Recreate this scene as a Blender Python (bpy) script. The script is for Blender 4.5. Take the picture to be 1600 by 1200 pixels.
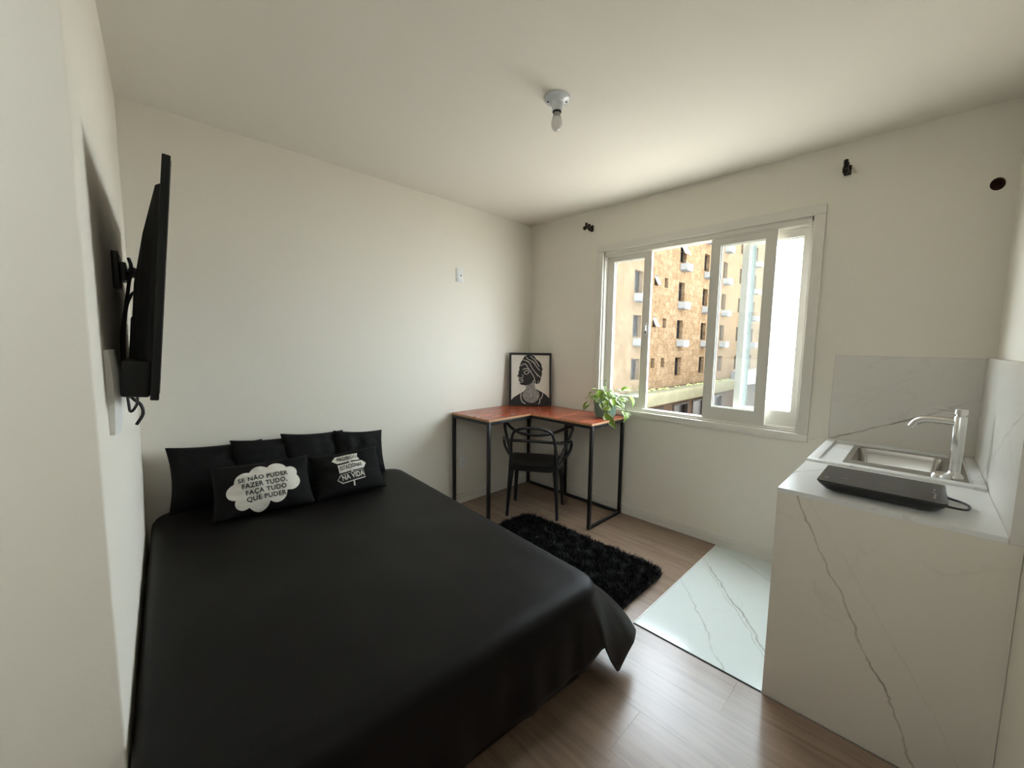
import bpy, bmesh, math, random
from math import sin, cos, pi, radians, tan, sqrt
from mathutils import Vector, Matrix, noise

for o in list(bpy.data.objects):
    bpy.data.objects.remove(o, do_unlink=True)
SC = bpy.context.scene
COL = SC.collection
random.seed(7)

# ------------------------------------------------------------------ camera
cam = bpy.data.cameras.new('camera')
cam.sensor_fit = 'HORIZONTAL'
cam.sensor_width = 36.0
cam.lens = 633.62 / 1600 * 36.0
cam.clip_start = 0.02
cam.clip_end = 500
camo = bpy.data.objects.new('camera', cam)
COL.objects.link(camo)
_r = Vector((0.711310, -0.702757, 0.013039))
_u = Vector((0.059668, 0.078858, 0.995099))
_f = Vector((0.700341, 0.707046, -0.098025))
camo.matrix_world = Matrix((
    (_r.x, _u.x, -_f.x, -3.06648),
    (_r.y, _u.y, -_f.y, -2.83937),
    (_r.z, _u.z, -_f.z, 1.43289),
    (0, 0, 0, 1)))
SC.camera = camo

# ------------------------------------------------------------------ sky (bright overcast) and exposure
W = bpy.data.worlds.new('sky')
SC.world = W
W.use_nodes = True
_b = W.node_tree.nodes['Background']
_b.inputs['Color'].default_value = (0.81, 0.915, 1.0, 1)
_b.inputs['Strength'].default_value = 5.5
SC.view_settings.view_transform = 'Standard'
SC.view_settings.look = 'None'
SC.view_settings.gamma = 1.0
SC.view_settings.use_curve_mapping = False
SC.view_settings.exposure = 1.7

# high sun behind this building: lights the street and roofs, not the room
sun = bpy.data.lights.new('sun', 'SUN')
sun.energy = 23.0
sun.angle = radians(3)
sun.color = (1.0, 0.93, 0.82)
suno = bpy.data.objects.new('sun', sun)
COL.objects.link(suno)
suno.rotation_euler = Vector((0.30, -0.08, -0.95)).to_track_quat('-Z', 'Y').to_euler()

# ------------------------------------------------------------------ material helpers
def mat(name, col, rough=0.5, metal=0.0, bump=0.0, bscale=40.0, spec=0.5, var=0.0, vscale=4.0,
        sheen=0.0, trans=0.0, detail=4.0, objrand=0.0):
    m = bpy.data.materials.new(name)
    m.use_nodes = True
    nt = m.node_tree
    b = nt.nodes['Principled BSDF']
    b.inputs['Base Color'].default_value = (*col, 1)
    b.inputs['Roughness'].default_value = rough
    b.inputs['Metallic'].default_value = metal
    b.inputs['Specular IOR Level'].default_value = spec
    if sheen:
        b.inputs['Sheen Weight'].default_value = sheen
        b.inputs['Sheen Roughness'].default_value = 0.4
    tc = nt.nodes.new('ShaderNodeTexCoord')
    if bump:
        n = nt.nodes.new('ShaderNodeTexNoise')
        n.inputs['Scale'].default_value = bscale
        n.inputs['Detail'].default_value = detail
        bp = nt.nodes.new('ShaderNodeBump')
        bp.inputs['Strength'].default_value = bump
        bp.inputs['Distance'].default_value = 0.01
        nt.links.new(tc.outputs['Object'], n.inputs['Vector'])
        nt.links.new(n.outputs['Fac'], bp.inputs['Height'])
        nt.links.new(bp.outputs['Normal'], b.inputs['Normal'])
    if var:
        n2 = nt.nodes.new('ShaderNodeTexNoise')
        n2.inputs['Scale'].default_value = vscale
        n2.inputs['Detail'].default_value = 5
        mx = nt.nodes.new('ShaderNodeMix')
        mx.data_type = 'RGBA'
        mx.inputs['A'].default_value = (*[c * (1 - var) for c in col], 1)
        mx.inputs['B'].default_value = (*[min(1, c * (1 + var)) for c in col], 1)
        nt.links.new(tc.outputs['Object'], n2.inputs['Vector'])
        nt.links.new(n2.outputs['Fac'], mx.inputs['Factor'])
        nt.links.new(mx.outputs['Result'], b.inputs['Base Color'])
    return m


def nodes(m):
    return m.node_tree, m.node_tree.nodes['Principled BSDF']


def ramp(nt, stops):
    r = nt.nodes.new('ShaderNodeValToRGB')
    e = r.color_ramp.elements
    while len(e) > 1:
        e.remove(e[-1])
    e[0].position = stops[0][0]
    e[0].color = (*stops[0][1], 1)
    for p, c in stops[1:]:
        k = e.new(p)
        k.color = (*c, 1)
    return r


def math_node(nt, op, a=None, b=None, c=None):
    n = nt.nodes.new('ShaderNodeMath')
    n.operation = op
    for i, v in enumerate((a, b, c)):
        if v is None:
            continue
        if isinstance(v, (int, float)):
            n.inputs[i].default_value = v
        else:
            nt.links.new(v, n.inputs[i])
    return n.outputs[0]


def marble(name, base, vein, lines, rough=0.25, seed=0.0, faint=0.35, amp=0.10, fscale=1.6, coat=0.0):
    """pale stone: each line = (normal vector, offset, half width, strength) in object space"""
    m = mat(name, base, rough)
    nt, b = nodes(m)
    tc = nt.nodes.new('ShaderNodeTexCoord')
    mp = nt.nodes.new('ShaderNodeVectorMath')
    mp.operation = 'ADD'
    mp.inputs[1].default_value = (seed, seed * 0.7, seed * 1.3)
    nt.links.new(tc.outputs['Object'], mp.inputs[0])
    n1 = nt.nodes.new('ShaderNodeTexNoise')
    n1.inputs['Scale'].default_value = 3.2
    n1.inputs['Detail'].default_value = 7
    n1.inputs['Roughness'].default_value = 0.62
    nt.links.new(mp.outputs[0], n1.inputs['Vector'])
    nz = math_node(nt, 'SUBTRACT', n1.outputs['Fac'], 0.5)
    n2 = nt.nodes.new('ShaderNodeTexNoise')
    n2.inputs['Scale'].default_value = 5.0
    n2.inputs['Detail'].default_value = 3
    nt.links.new(mp.outputs[0], n2.inputs['Vector'])
    total = None
    for nv, off, hw, st in lines:
        d = nt.nodes.new('ShaderNodeVectorMath')
        d.operation = 'DOT_PRODUCT'
        d.inputs[1].default_value = nv
        nt.links.new(tc.outputs['Object'], d.inputs[0])
        q = math_node(nt, 'SUBTRACT', d.outputs['Value'], off)
        q = math_node(nt, 'MULTIPLY_ADD', nz, amp * 2, q)
        q = math_node(nt, 'ABSOLUTE', q)
        q = math_node(nt, 'DIVIDE', q, hw)
        q = math_node(nt, 'SUBTRACT', 1.0, q)
        q = math_node(nt, 'MAXIMUM', q, 0.0)
        q = math_node(nt, 'MULTIPLY', q, st)
        mk = math_node(nt, 'MULTIPLY_ADD', n2.outputs['Fac'], 2.6, -0.62)
        mk.node.use_clamp = True
        q = math_node(nt, 'MULTIPLY', q, mk)
        total = q if total is None else math_node(nt, 'MAXIMUM', total, q)
    # faint free veins
    v = nt.nodes.new('ShaderNodeTexNoise')
    v.inputs['Scale'].default_value = fscale
    v.inputs['Detail'].default_value = 6
    v.inputs['Distortion'].default_value = 0.8
    nt.links.new(mp.outputs[0], v.inputs['Vector'])
    q = math_node(nt, 'SUBTRACT', v.outputs['Fac'], 0.5)
    q = math_node(nt, 'ABSOLUTE', q)
    q = math_node(nt, 'DIVIDE', q, 0.010)
    q = math_node(nt, 'SUBTRACT', 1.0, q)
    q = math_node(nt, 'MAXIMUM', q, 0.0)
    q = math_node(nt, 'MULTIPLY', q, faint)
    mk = math_node(nt, 'MULTIPLY_ADD', n2.outputs['Fac'], 3.0, -1.2)
    mk.node.use_clamp = True
    q = math_node(nt, 'MULTIPLY', q, mk)
    total = q if total is None else math_node(nt, 'MAXIMUM', total, q)
    mx = nt.nodes.new('ShaderNodeMix')
    mx.data_type = 'RGBA'
    mx.inputs['A'].default_value = (*base, 1)
    mx.inputs['B'].default_value = (*vein, 1)
    nt.links.new(total, mx.inputs['Factor'])
    nt.links.new(mx.outputs['Result'], b.inputs['Base Color'])
    return m


def wood(name, c0, c1, c2, rough, axis=1, stretch=14.0, scale=2.2, rnd=0.25, bump=0.05):
    m = mat(name, c1, rough)
    nt, b = nodes(m)
    tc = nt.nodes.new('ShaderNodeTexCoord')
    oi = nt.nodes.new('ShaderNodeObjectInfo')
    ad = nt.nodes.new('ShaderNodeVectorMath')
    ad.operation = 'MULTIPLY_ADD'
    ad.inputs[1].default_value = (1, 1, 1)
    sc = nt.nodes.new('ShaderNodeVectorMath')
    sc.operation = 'SCALE'
    sc.inputs[0].default_value = (17.3, 9.1, 5.7)
    nt.links.new(oi.outputs['Random'], sc.inputs['Scale'])
    nt.links.new(tc.outputs['Object'], ad.inputs[0])
    nt.links.new(sc.outputs[0], ad.inputs[2])
    mp = nt.nodes.new('ShaderNodeMapping')
    s = [stretch, stretch, stretch]
    s[axis] = 1.0
    mp.inputs['Scale'].default_value = s
    nt.links.new(ad.outputs[0], mp.inputs['Vector'])
    n = nt.nodes.new('ShaderNodeTexNoise')
    n.inputs['Scale'].default_value = scale
    n.inputs['Detail'].default_value = 8
    n.inputs['Roughness'].default_value = 0.65
    n.inputs['Distortion'].default_value = 0.6
    nt.links.new(mp.outputs[0], n.inputs['Vector'])
    r = ramp(nt, [(0.25, c0), (0.5, c1), (0.78, c2)])
    nt.links.new(n.outputs['Fac'], r.inputs['Fac'])
    hs = nt.nodes.new('ShaderNodeHueSaturation')
    nt.links.new(r.outputs['Color'], hs.inputs['Color'])
    v = math_node(nt, 'MULTIPLY_ADD', oi.outputs['Random'], rnd, 1 - rnd / 2)
    nt.links.new(v, hs.inputs['Value'])
    nt.links.new(hs.outputs['Color'], b.inputs['Base Color'])
    if bump:
        bp = nt.nodes.new('ShaderNodeBump')
        bp.inputs['Strength'].default_value = bump
        bp.inputs['Distance'].default_value = 0.004
        nt.links.new(n.outputs['Fac'], bp.inputs['Height'])
        nt.links.new(bp.outputs['Normal'], b.inputs['Normal'])
    return m


def glass(name, refl=0.06, tint=(0.97, 0.99, 0.985)):
    m = bpy.data.materials.new(name)
    m.use_nodes = True
    nt = m.node_tree
    for n in list(nt.nodes):
        nt.nodes.remove(n)
    out = nt.nodes.new('ShaderNodeOutputMaterial')
    t = nt.nodes.new('ShaderNodeBsdfTransparent')
    t.inputs['Color'].default_value = (*tint, 1)
    g = nt.nodes.new('ShaderNodeBsdfGlossy')
    g.inputs['Roughness'].default_value = 0.02
    mx = nt.nodes.new('ShaderNodeMixShader')
    mx.inputs['Fac'].default_value = refl
    haze = nt.nodes.new('ShaderNodeBsdfTranslucent')  # translucent veil put in for the washed-out, hazy look through the panes
    haze.inputs['Color'].default_value = (0.9, 0.9, 0.88, 1)
    md = nt.nodes.new('ShaderNodeMixShader')
    md.inputs['Fac'].default_value = 0.012
    nt.links.new(t.outputs[0], md.inputs[1])
    nt.links.new(haze.outputs[0], md.inputs[2])
    nt.links.new(md.outputs[0], mx.inputs[1])
    nt.links.new(g.outputs[0], mx.inputs[2])
    nt.links.new(mx.outputs[0], out.inputs['Surface'])
    return m


M = {}
M['wall'] = mat('wall_paint', (0.82, 0.770, 0.675), 0.75, bump=0.06, bscale=60, spec=0.3)
M['ceil'] = mat('ceiling_paint', (0.88, 0.835, 0.745), 0.8, bump=0.03, bscale=30, spec=0.2)
M['trim'] = mat('white_trim_paint', (0.75, 0.71, 0.635), 0.4, bump=0.02, bscale=25)
M['sash'] = mat('white_sash_paint', (0.70, 0.665, 0.595), 0.35)
M['glass'] = glass('window_glass')
M['concrete'] = mat('raw_render', (0.35, 0.33, 0.30), 0.9, bump=0.3, bscale=12, var=0.15)
M['plank'] = wood('laminate_oak', (0.20, 0.135, 0.092), (0.275, 0.19, 0.135), (0.335, 0.245, 0.18), 0.27, 1, 16, 2.0, 0.08, 0.03)
M['plank'].node_tree.nodes['Principled BSDF'].inputs['Specular IOR Level'].default_value = 0.58
M['desk'] = wood('red_stained_wood', (0.17, 0.030, 0.013), (0.30, 0.058, 0.024), (0.44, 0.12, 0.055), 0.24, 0, 7, 2.4, 0.1, 0.02)
M['desk_edge'] = mat('raw_wood_edge', (0.50, 0.27, 0.13), 0.5, var=0.2, vscale=30)
M['steel_black'] = mat('black_painted_steel', (0.012, 0.011, 0.011), 0.38)
M['plastic_black'] = mat('black_plastic', (0.013, 0.013, 0.014), 0.36)
M['tv_black'] = mat('tv_black_plastic', (0.006, 0.006, 0.0065), 0.5, spec=0.25, bump=0.03, bscale=300)
M['screen'] = mat('tv_screen', (0.004, 0.004, 0.005), 0.12)
M['sheet'] = mat('black_bed_cotton', (0.0030, 0.0024, 0.0022), 0.50, bump=0.10, bscale=260, sheen=0.0, spec=0.16)
M['pillow'] = mat('black_pillow_cotton', (0.0055, 0.0052, 0.0053), 0.75, bump=0.12, bscale=220, sheen=0.0, spec=0.15)
M['print_white'] = mat('white_textile_print', (0.72, 0.69, 0.62), 0.8, bump=0.1, bscale=200)
M['print_black'] = mat('black_textile_print', (0.010, 0.010, 0.010), 0.8)
M['rug'] = mat('black_shag_pile', (0.006, 0.0056, 0.0058), 0.6, spec=0.3)
M['white_plastic'] = mat('white_plastic', (0.78, 0.77, 0.74), 0.35)
M['porcelain'] = mat('white_porcelain', (0.66, 0.68, 0.70), 0.15)
M['bulb'] = mat('frosted_bulb_glass', (0.80, 0.77, 0.74), 0.18)
M['bulb_neck'] = mat('bulb_neck_plastic', (0.34, 0.32, 0.30), 0.4)
M['dark'] = mat('dark_gap', (0.010, 0.009, 0.008), 0.8)
M['bronze'] = mat('dark_bronze', (0.022, 0.016, 0.010), 0.42, metal=0.5)
M['brick'] = mat('broken_brick', (0.13, 0.055, 0.035), 0.95, bump=0.6, bscale=40, var=0.4, vscale=30)
M['steel'] = mat('brushed_stainless', (0.48, 0.455, 0.42), 0.26, metal=1.0, bump=0.01, bscale=300)
M['faucet'] = mat('satin_nickel', (0.66, 0.64, 0.61), 0.27, metal=1.0)
M['cook_glass'] = mat('cooktop_black_glass', (0.022, 0.021, 0.020), 0.22)
M['cook_mark'] = mat('cooktop_grey_print', (0.16, 0.155, 0.15), 0.4)
M['pot'] = mat('green_glazed_pot', (0.19, 0.29, 0.225), 0.32)
M['soil'] = mat('dark_soil', (0.025, 0.017, 0.011), 0.95, bump=0.5, bscale=80)
M['stem'] = mat('green_stem', (0.22, 0.33, 0.07), 0.5)

# variegated leaf: white margin comes from the UV across the blade
def leaf_mat():
    m = mat('variegated_leaf', (0.14, 0.27, 0.035), 0.33)
    nt, b = nodes(m)
    uv = nt.nodes.new('ShaderNodeTexCoord')
    sp = nt.nodes.new('ShaderNodeSeparateXYZ')
    nt.links.new(uv.outputs['UV'], sp.inputs[0])
    oi = nt.nodes.new('ShaderNodeObjectInfo')
    n = nt.nodes.new('ShaderNodeTexNoise')
    n.inputs['Scale'].default_value = 34
    tc2 = nt.nodes.new('ShaderNodeTexCoord')
    nt.links.new(tc2.outputs['Object'], n.inputs['Vector'])
    e = math_node(nt, 'SUBTRACT', sp.outputs['X'], 0.5)
    e = math_node(nt, 'ABSOLUTE', e)
    e = math_node(nt, 'MULTIPLY', e, 2.0)
    e = math_node(nt, 'MULTIPLY_ADD', n.outputs['Fac'], 0.7, e)
    t = math_node(nt, 'MULTIPLY_ADD', oi.outputs['Random'], 0.50, 0.92)
    e = math_node(nt, 'GREATER_THAN', e, t)
    hs = nt.nodes.new('ShaderNodeHueSaturation')
    hs.inputs['Color'].default_value = (0.155, 0.25, 0.022, 1)
    nt.links.new(math_node(nt, 'MULTIPLY_ADD', oi.outputs['Random'], 0.9, 0.5), hs.inputs['Value'])
    mx = nt.nodes.new('ShaderNodeMix')
    mx.data_type = 'RGBA'
    nt.links.new(e, mx.inputs['Factor'])
    nt.links.new(hs.outputs['Color'], mx.inputs['A'])
    mx.inputs['B'].default_value = (0.62, 0.66, 0.42, 1)
    nt.links.new(mx.outputs['Result'], b.inputs['Base Color'])
    return m
M['leaf'] = leaf_mat()

# ------------------------------------------------------------------ mesh helpers
WM = {}          # world matrix of every parent we build


def finish(name, bm, mats, parent=None, smooth=False, local=False, loc=None):
    """link bm as one mesh object; bm is in world coordinates unless local=True"""
    me = bpy.data.meshes.new(name)
    o = bpy.data.objects.new(name, me)
    COL.objects.link(o)
    Mx = Matrix.Identity(4)
    if parent is not None:
        Mx = WM.get(parent.name, Matrix.Identity(4))
        o.parent = parent
        WM[o.name] = Mx
        if not local:
            bm.transform(Mx.inverted())
    elif loc is not None:
        T = Matrix.Translation(loc)
        if not local:
            bm.transform(T.inverted())
        o.matrix_world = T
        WM[o.name] = T
    bmesh.ops.recalc_face_normals(bm, faces=bm.faces)
    bm.to_mesh(me)
    bm.free()
    if not isinstance(mats, (list, tuple)):
        mats = [mats]
    for m in mats:
        me.materials.append(m)
    if smooth:
        for p in me.polygons:
            p.use_smooth = True
        if smooth == 'auto':
            try:
                me.set_sharp_from_angle(angle=radians(40))
            except Exception:
                pass
    return o


def thing(name, label, cat, loc=(0, 0, 0), rot=None, group=None):
    o = bpy.data.objects.new(name, None)
    COL.objects.link(o)
    o.empty_display_size = 0.1
    mx = Matrix.Translation(loc)
    if rot is not None:
        mx = mx @ rot.to_4x4()
    o.matrix_world = mx
    WM[o.name] = mx
    o['label'] = label
    o['category'] = cat
    if group:
        o['group'] = group
    return o


def tag(o, label, cat=None, group=None, kind=None):
    o['label'] = label
    if cat:
        o['category'] = cat
    if group:
        o['group'] = group
    if kind:
        o['kind'] = kind
    return o


def box(bm, x0, x1, y0, y1, z0, z1, bev=0.0, mi=0, segs=2):
    vs = [bm.verts.new((x, y, z)) for z in (z0, z1) for y in (y0, y1) for x in (x0, x1)]
    fs = [(0, 2, 3, 1), (4, 5, 7, 6), (0, 1, 5, 4), (2, 6, 7, 3), (0, 4, 6, 2), (1, 3, 7, 5)]
    faces = []
    for f in fs:
        fc = bm.faces.new([vs[i] for i in f])
        fc.material_index = mi
        faces.append(fc)
    if bev:
        es = list({e for f in faces for e in f.edges})
        bmesh.ops.bevel(bm, geom=es, offset=bev, segments=segs, profile=0.5, affect='EDGES')
    return faces


def boxo(name, b, m, parent=None, bev=0.0, **k):
    bm = bmesh.new()
    box(bm, *b, bev=bev)
    return finish(name, bm, m, parent, smooth='auto' if bev else False, **k)


def prism(bm, poly, z0, z1, mi=0):
    lo = [bm.verts.new((x, y, z0)) for x, y in poly]
    hi = [bm.verts.new((x, y, z1)) for x, y in poly]
    n = len(poly)
    bm.faces.new(list(reversed(lo))).material_index = mi
    bm.faces.new(hi).material_index = mi
    for i in range(n):
        bm.faces.new((lo[i], lo[(i + 1) % n], hi[(i + 1) % n], hi[i])).material_index = mi


def catmull(pts, n=6, closed=False):
    P = [Vector(p) for p in pts]
    out = []
    m = len(P)
    rng = range(m if closed else m - 1)
    for i in rng:
        p0 = P[(i - 1) % m] if (closed or i > 0) else P[0] * 2 - P[1]
        p1 = P[i]
        p2 = P[(i + 1) % m]
        p3 = P[(i + 2) % m] if (closed or i + 2 < m) else P[-1] * 2 - P[-2]
        for k in range(n):
            t = k / n
            out.append(0.5 * ((2 * p1) + (-p0 + p2) * t + (2 * p0 - 5 * p1 + 4 * p2 - p3) * t * t
                              + (-p0 + 3 * p1 - 3 * p2 + p3) * t ** 3))
    if not closed:
        out.append(P[-1])
    return out


def tube(bm, pts, r, segs=8, smooth=6, closed=False, flat=1.0, mi=0):
    """r: number or list per control point"""
    if smooth:
        path = catmull(pts, smooth, closed)
    else:
        path = [Vector(p) for p in pts]
    n = len(path)
    if isinstance(r, (list, tuple)):
        k = len(r)
        rr = []
        for i in range(n):
            f = i / max(1, n - 1) * (k - 1)
            a = min(int(f), k - 2)
            rr.append(r[a] + (r[a + 1] - r[a]) * (f - a))
    else:
        rr = [r] * n
    rings = []
    prev = None
    for i in range(n):
        if closed:
            t = path[(i + 1) % n] - path[i - 1]
        else:
            t = path[min(i + 1, n - 1)] - path[max(i - 1, 0)]
        if t.length < 1e-9:
            t = Vector((0, 0, 1))
        t.normalize()
        if prev is None:
            a = Vector((0, 0, 1)) if abs(t.z) < 0.9 else Vector((1, 0, 0))
            nrm = t.cross(a).normalized()
        else:
            nrm = (prev - t * prev.dot(t))
            if nrm.length < 1e-6:
                nrm = t.orthogonal()
            nrm.normalize()
        prev = nrm
        bi = t.cross(nrm)
        rings.append([bm.verts.new(path[i] + (nrm * cos(2 * pi * j / segs) * flat + bi * sin(2 * pi * j / segs)) * rr[i])
                      for j in range(segs)])
    m = n if closed else n - 1
    for i in range(m):
        a, b = rings[i], rings[(i + 1) % n]
        for j in range(segs):
            bm.faces.new((a[j], a[(j + 1) % segs], b[(j + 1) % segs], b[j])).material_index = mi
    if not closed:
        bm.faces.new(list(reversed(rings[0]))).material_index = mi
        bm.faces.new(rings[-1]).material_index = mi


def lathe(bm, prof, center, segs=28, axis='Z', ripple=0.0, rn=0, cap=True, mi=0):
    c = Vector(center)
    rings = []
    for r, h in prof:
        ring = []
        for j in range(segs):
            a = 2 * pi * j / segs
            q = r * (1 + (ripple * cos(rn * a) if rn else 0))
            if axis == 'Z':
                v = Vector((q * cos(a), q * sin(a), h))
            elif axis == 'X':
                v = Vector((h, q * cos(a), q * sin(a)))
            else:
                v = Vector((q * cos(a), h, q * sin(a)))
            ring.append(bm.verts.new(c + v))
        rings.append(ring)
    for i in range(len(rings) - 1):
        for j in range(segs):
            bm.faces.new((rings[i][j], rings[i][(j + 1) % segs], rings[i + 1][(j + 1) % segs], rings[i + 1][j])).material_index = mi
    if cap:
        bm.faces.new(list(reversed(rings[0]))).material_index = mi
        bm.faces.new(rings[-1]).material_index = mi


def struct(o, label=None):
    o['kind'] = 'structure'
    if label:
        o['label'] = label
    return o


def rect_loop(a0, a1, b0, b1):
    return [(a0, b0), (a1, b0), (a1, b1), (a0, b1)]


def holed_wall(bm, loops, to3, depth):
    """loops: outer then holes, 2-D; to3(a, b, d) -> point; extruded by depth"""
    es = []
    front = []
    for lp in loops:
        vs = [bm.verts.new(to3(a, b, 0)) for a, b in lp]
        front.append(vs)
        for i in range(len(vs)):
            es.append(bm.edges.new((vs[i], vs[(i + 1) % len(vs)])))
    r = bmesh.ops.triangle_fill(bm, use_beauty=True, use_dissolve=False, edges=es)
    faces = [g for g in r['geom'] if isinstance(g, bmesh.types.BMFace)]
    ex = bmesh.ops.extrude_face_region(bm, geom=faces)
    vs = [g for g in ex['geom'] if isinstance(g, bmesh.types.BMVert)]
    d = Vector(to3(0, 0, depth)) - Vector(to3(0, 0, 0))
    bmesh.ops.translate(bm, verts=vs, vec=d)


H = 2.6
YR = -3.09          # right wall plane
KW = tan(radians(4.0))

# ------------------------------------------------------------------ room shell
bm = bmesh.new()
box(bm, -4.85, 0.16, YR - 0.15, 0.15, -0.16, -0.012)
floor = struct(finish('floor', bm, M['concrete']), 'brown laminate plank floor with a pale marble tile by the counter')

# laminate planks, running parallel to the window wall
PW = 0.222
XE = -1.222


def plank(x0, x1, y0, y1):
    cx, cy = (x0 + x1) / 2, (y0 + y1) / 2
    bm = bmesh.new()
    g = 0.00005
    box(bm, x0 - cx + g, x1 - cx - g, y0 - cy + g, y1 - cy - g, -0.012, 0.0, bev=0.0003, segs=1)
    o = finish('plank', bm, M['plank'], None, local=True)
    o.location = (cx, cy, 0)
    o.parent = floor


i = 0
x = XE
cols = []
while x < -0.001:
    cols.append((x, min(x + PW, 0.0), -1.893, 0.0))
    x += PW
x = XE
while x > -4.7:
    x0 = max(x - PW, -4.7)
    if x0 >= -3.0:
        cols.append((x0, x, YR, 0.0))
    elif x > -3.0:
        cols.append((x0, x, YR, 0.0))
    else:
        cols.append((x0, x, YR, -1.66))
    x -= PW
rr = random.Random(3)
for (x0, x1, y0, y1) in cols:
    y = y1 + rr.uniform(0.1, 1.0)
    while y > y0:
        a, b = max(y - 1.25, y0), min(y, y1)
        if b - a > 0.02:
            plank(x0, x1, a, b)
        y -= 1.25

m = marble('marble_floor_slab', (0.74, 0.79, 0.765), (0.27, 0.25, 0.22),
           [((0.608, -0.794, 0), -0.264, 0.009, 0.85), ((0.608, -0.794, 0), -0.285, 0.005, 0.5), ((0.608, -0.794, 0), -0.491, 0.006, 0.5), ((0.866, -0.5, 0), 0.20, 0.006, 0.6)],
           rough=0.15, seed=2.1, faint=0.12, amp=0.06)
bm = bmesh.new()
box(bm, -0.605, 0.607, -0.597, 0.597, -0.012, 0.0012, bev=0.001, segs=1)
o = finish('tile', bm, m, None, local=True)
o.location = (-0.607, -2.492, 0)
o.parent = floor
tag(o, 'large pale marble floor tile with grey veins')

boxo('ceiling', (-4.85, 0.16, YR - 0.15, 0.15, H, H + 0.15), M['ceil'])
struct(bpy.data.objects['ceiling'], 'plain off-white painted ceiling')
struct(boxo('wall_back', (-3.2, 0.16, 0.0, 0.15, -0.012, H), M['wall']), 'plain off-white wall behind the bed head')

# window wall with its opening and the round pipe hole
WY0, WY1, WZ0, WZ1 = -2.315, -0.848, 0.893, 2.226
bm = bmesh.new()
holey, holez = -3.026, 2.226
hole = [(holey + 0.026 * cos(2 * pi * k / 18), holez + 0.031 * sin(2 * pi * k / 18)) for k in range(18)]
holed_wall(bm, [rect_loop(YR, 0.0, -0.012, H), rect_loop(WY0, WY1, WZ0, WZ1), hole],
           lambda a, b, d: (d, a, b), 0.15)
wwin = struct(finish('wall_window', bm, M['wall']), 'off-white wall holding the sliding window')

struct(boxo('wall_right', (-4.85, 0.16, YR - 0.15, YR, -0.012, H), M['wall']), 'off-white wall beside the kitchen counter')
bm = bmesh.new()
yo = -1.63
xo = -2.98 + yo * KW
prism(bm, [(-2.98, 0.0), (xo, yo), (-4.7, yo), (-4.7, yo + 0.14), (xo - 0.14, yo + 0.14), (-3.12, 0.0)], -0.012, H)
ed = [e for e in bm.edges if abs(e.verts[0].co.x - xo) < 1e-4 and abs(e.verts[1].co.x - xo) < 1e-4
      and abs(e.verts[0].co.y - yo) < 1e-4 and abs(e.verts[1].co.y - yo) < 1e-4]
bmesh.ops.bevel(bm, geom=ed, offset=0.005, segments=3, profile=0.5, affect='EDGES')
struct(finish('wall_left', bm, M['wall'], smooth='auto'), 'off-white wall carrying the television, ending at an outside corner')
struct(boxo('wall_entry', (-4.85, -4.7, YR, yo + 0.14, -0.012, H), M['wall']), 'plain wall closing the entry behind the camera')


# baseboards with a stepped profile
def baseboard(name, pts, label, flip):
    prof = [(0.0, 0.0), (0.016, 0.0), (0.016, 0.052), (0.009, 0.056), (0.009, 0.062), (0.015, 0.065), (0.011, 0.080), (0.0, 0.084)]
    bm = bmesh.new()
    (x0, y0), (x1, y1) = pts
    rings = []
    for (px, py) in pts:
        ring = []
        for d, z in prof:
            ring.append(bm.verts.new((px - d, py, z)) if flip else bm.verts.new((px, py - d, z)))
        rings.append(ring)
    n = len(prof)
    for k in range(n):
        bm.faces.new((rings[0][k], rings[0][(k + 1) % n], rings[1][(k + 1) % n], rings[1][k]))
    bm.faces.new(rings[0])
    bm.faces.new(list(reversed(rings[1])))
    struct(finish(name, bm, M['trim']), label)


baseboard('baseboard_window', [(0.0, 0.0), (0.0, -2.475)], 'white moulded baseboard under the window', True)
baseboard('baseboard_back', [(-2.978, 0.0), (-0.017, 0.0)], 'white moulded baseboard along the bed wall', False)

struct(boxo('trim_1', (-1.2225, -1.2135, -2.47, -1.893, -0.01, 0.0016), M['dark']), 'thin dark joint strip between marble tile and laminate')
struct(boxo('trim_2', (-1.2135, -0.017, -1.8945, -1.889, -0.01, 0.0018), M['white_plastic']), 'thin pale joint strip along the marble tile edge')

# pipe hole: broken lining set inside the wall
bm = bmesh.new()
lathe(bm, [(0.040, 0.012), (0.027, 0.016), (0.024, 0.035), (0.020, 0.08), (0.012, 0.09)], (0, holey, holez), 18, 'X', cap=False)
bm.verts.ensure_lookup_table()
bm.faces.new(list(bm.verts)[-18:])
o = finish('pipe_hole', bm, M['brick'], loc=(0.05, holey, holez))
tag(o, 'round unfinished pipe hole with exposed brick high on the window wall', 'wall hole')

# ------------------------------------------------------------------ window
win = thing('window_1', 'white sliding sash window with three panes, open in the middle', 'window', (0, -1.58, 0.85))
win['kind'] = 'structure'
del win['category']
CO = 0.058
b = 0.004
for bx in ((-0.018, 0.0, WY0 - CO, WY1 + CO, WZ1, WZ1 + CO), (-0.018, 0.0, WY0 - CO, WY1 + CO, WZ0 - CO + 0.01, WZ0),
           (-0.018, 0.0, WY1, WY1 + CO, WZ0, WZ1), (-0.018, 0.0, WY0 - CO, WY0, WZ0, WZ1)):
    boxo('casing', bx, M['trim'], win, bev=b)
for bx in ((0.0, 0.12, WY0, WY1, WZ1 - 0.030, WZ1), (0.0, 0.12, WY0, WY1, WZ0, WZ0 + 0.014),
           (0.0, 0.12, WY1 - 0.012, WY1, WZ0, WZ1), (0.0, 0.12, WY0, WY0 + 0.012, WZ0, WZ1)):
    boxo('jamb', bx, M['trim'], win, bev=0.002)
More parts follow.
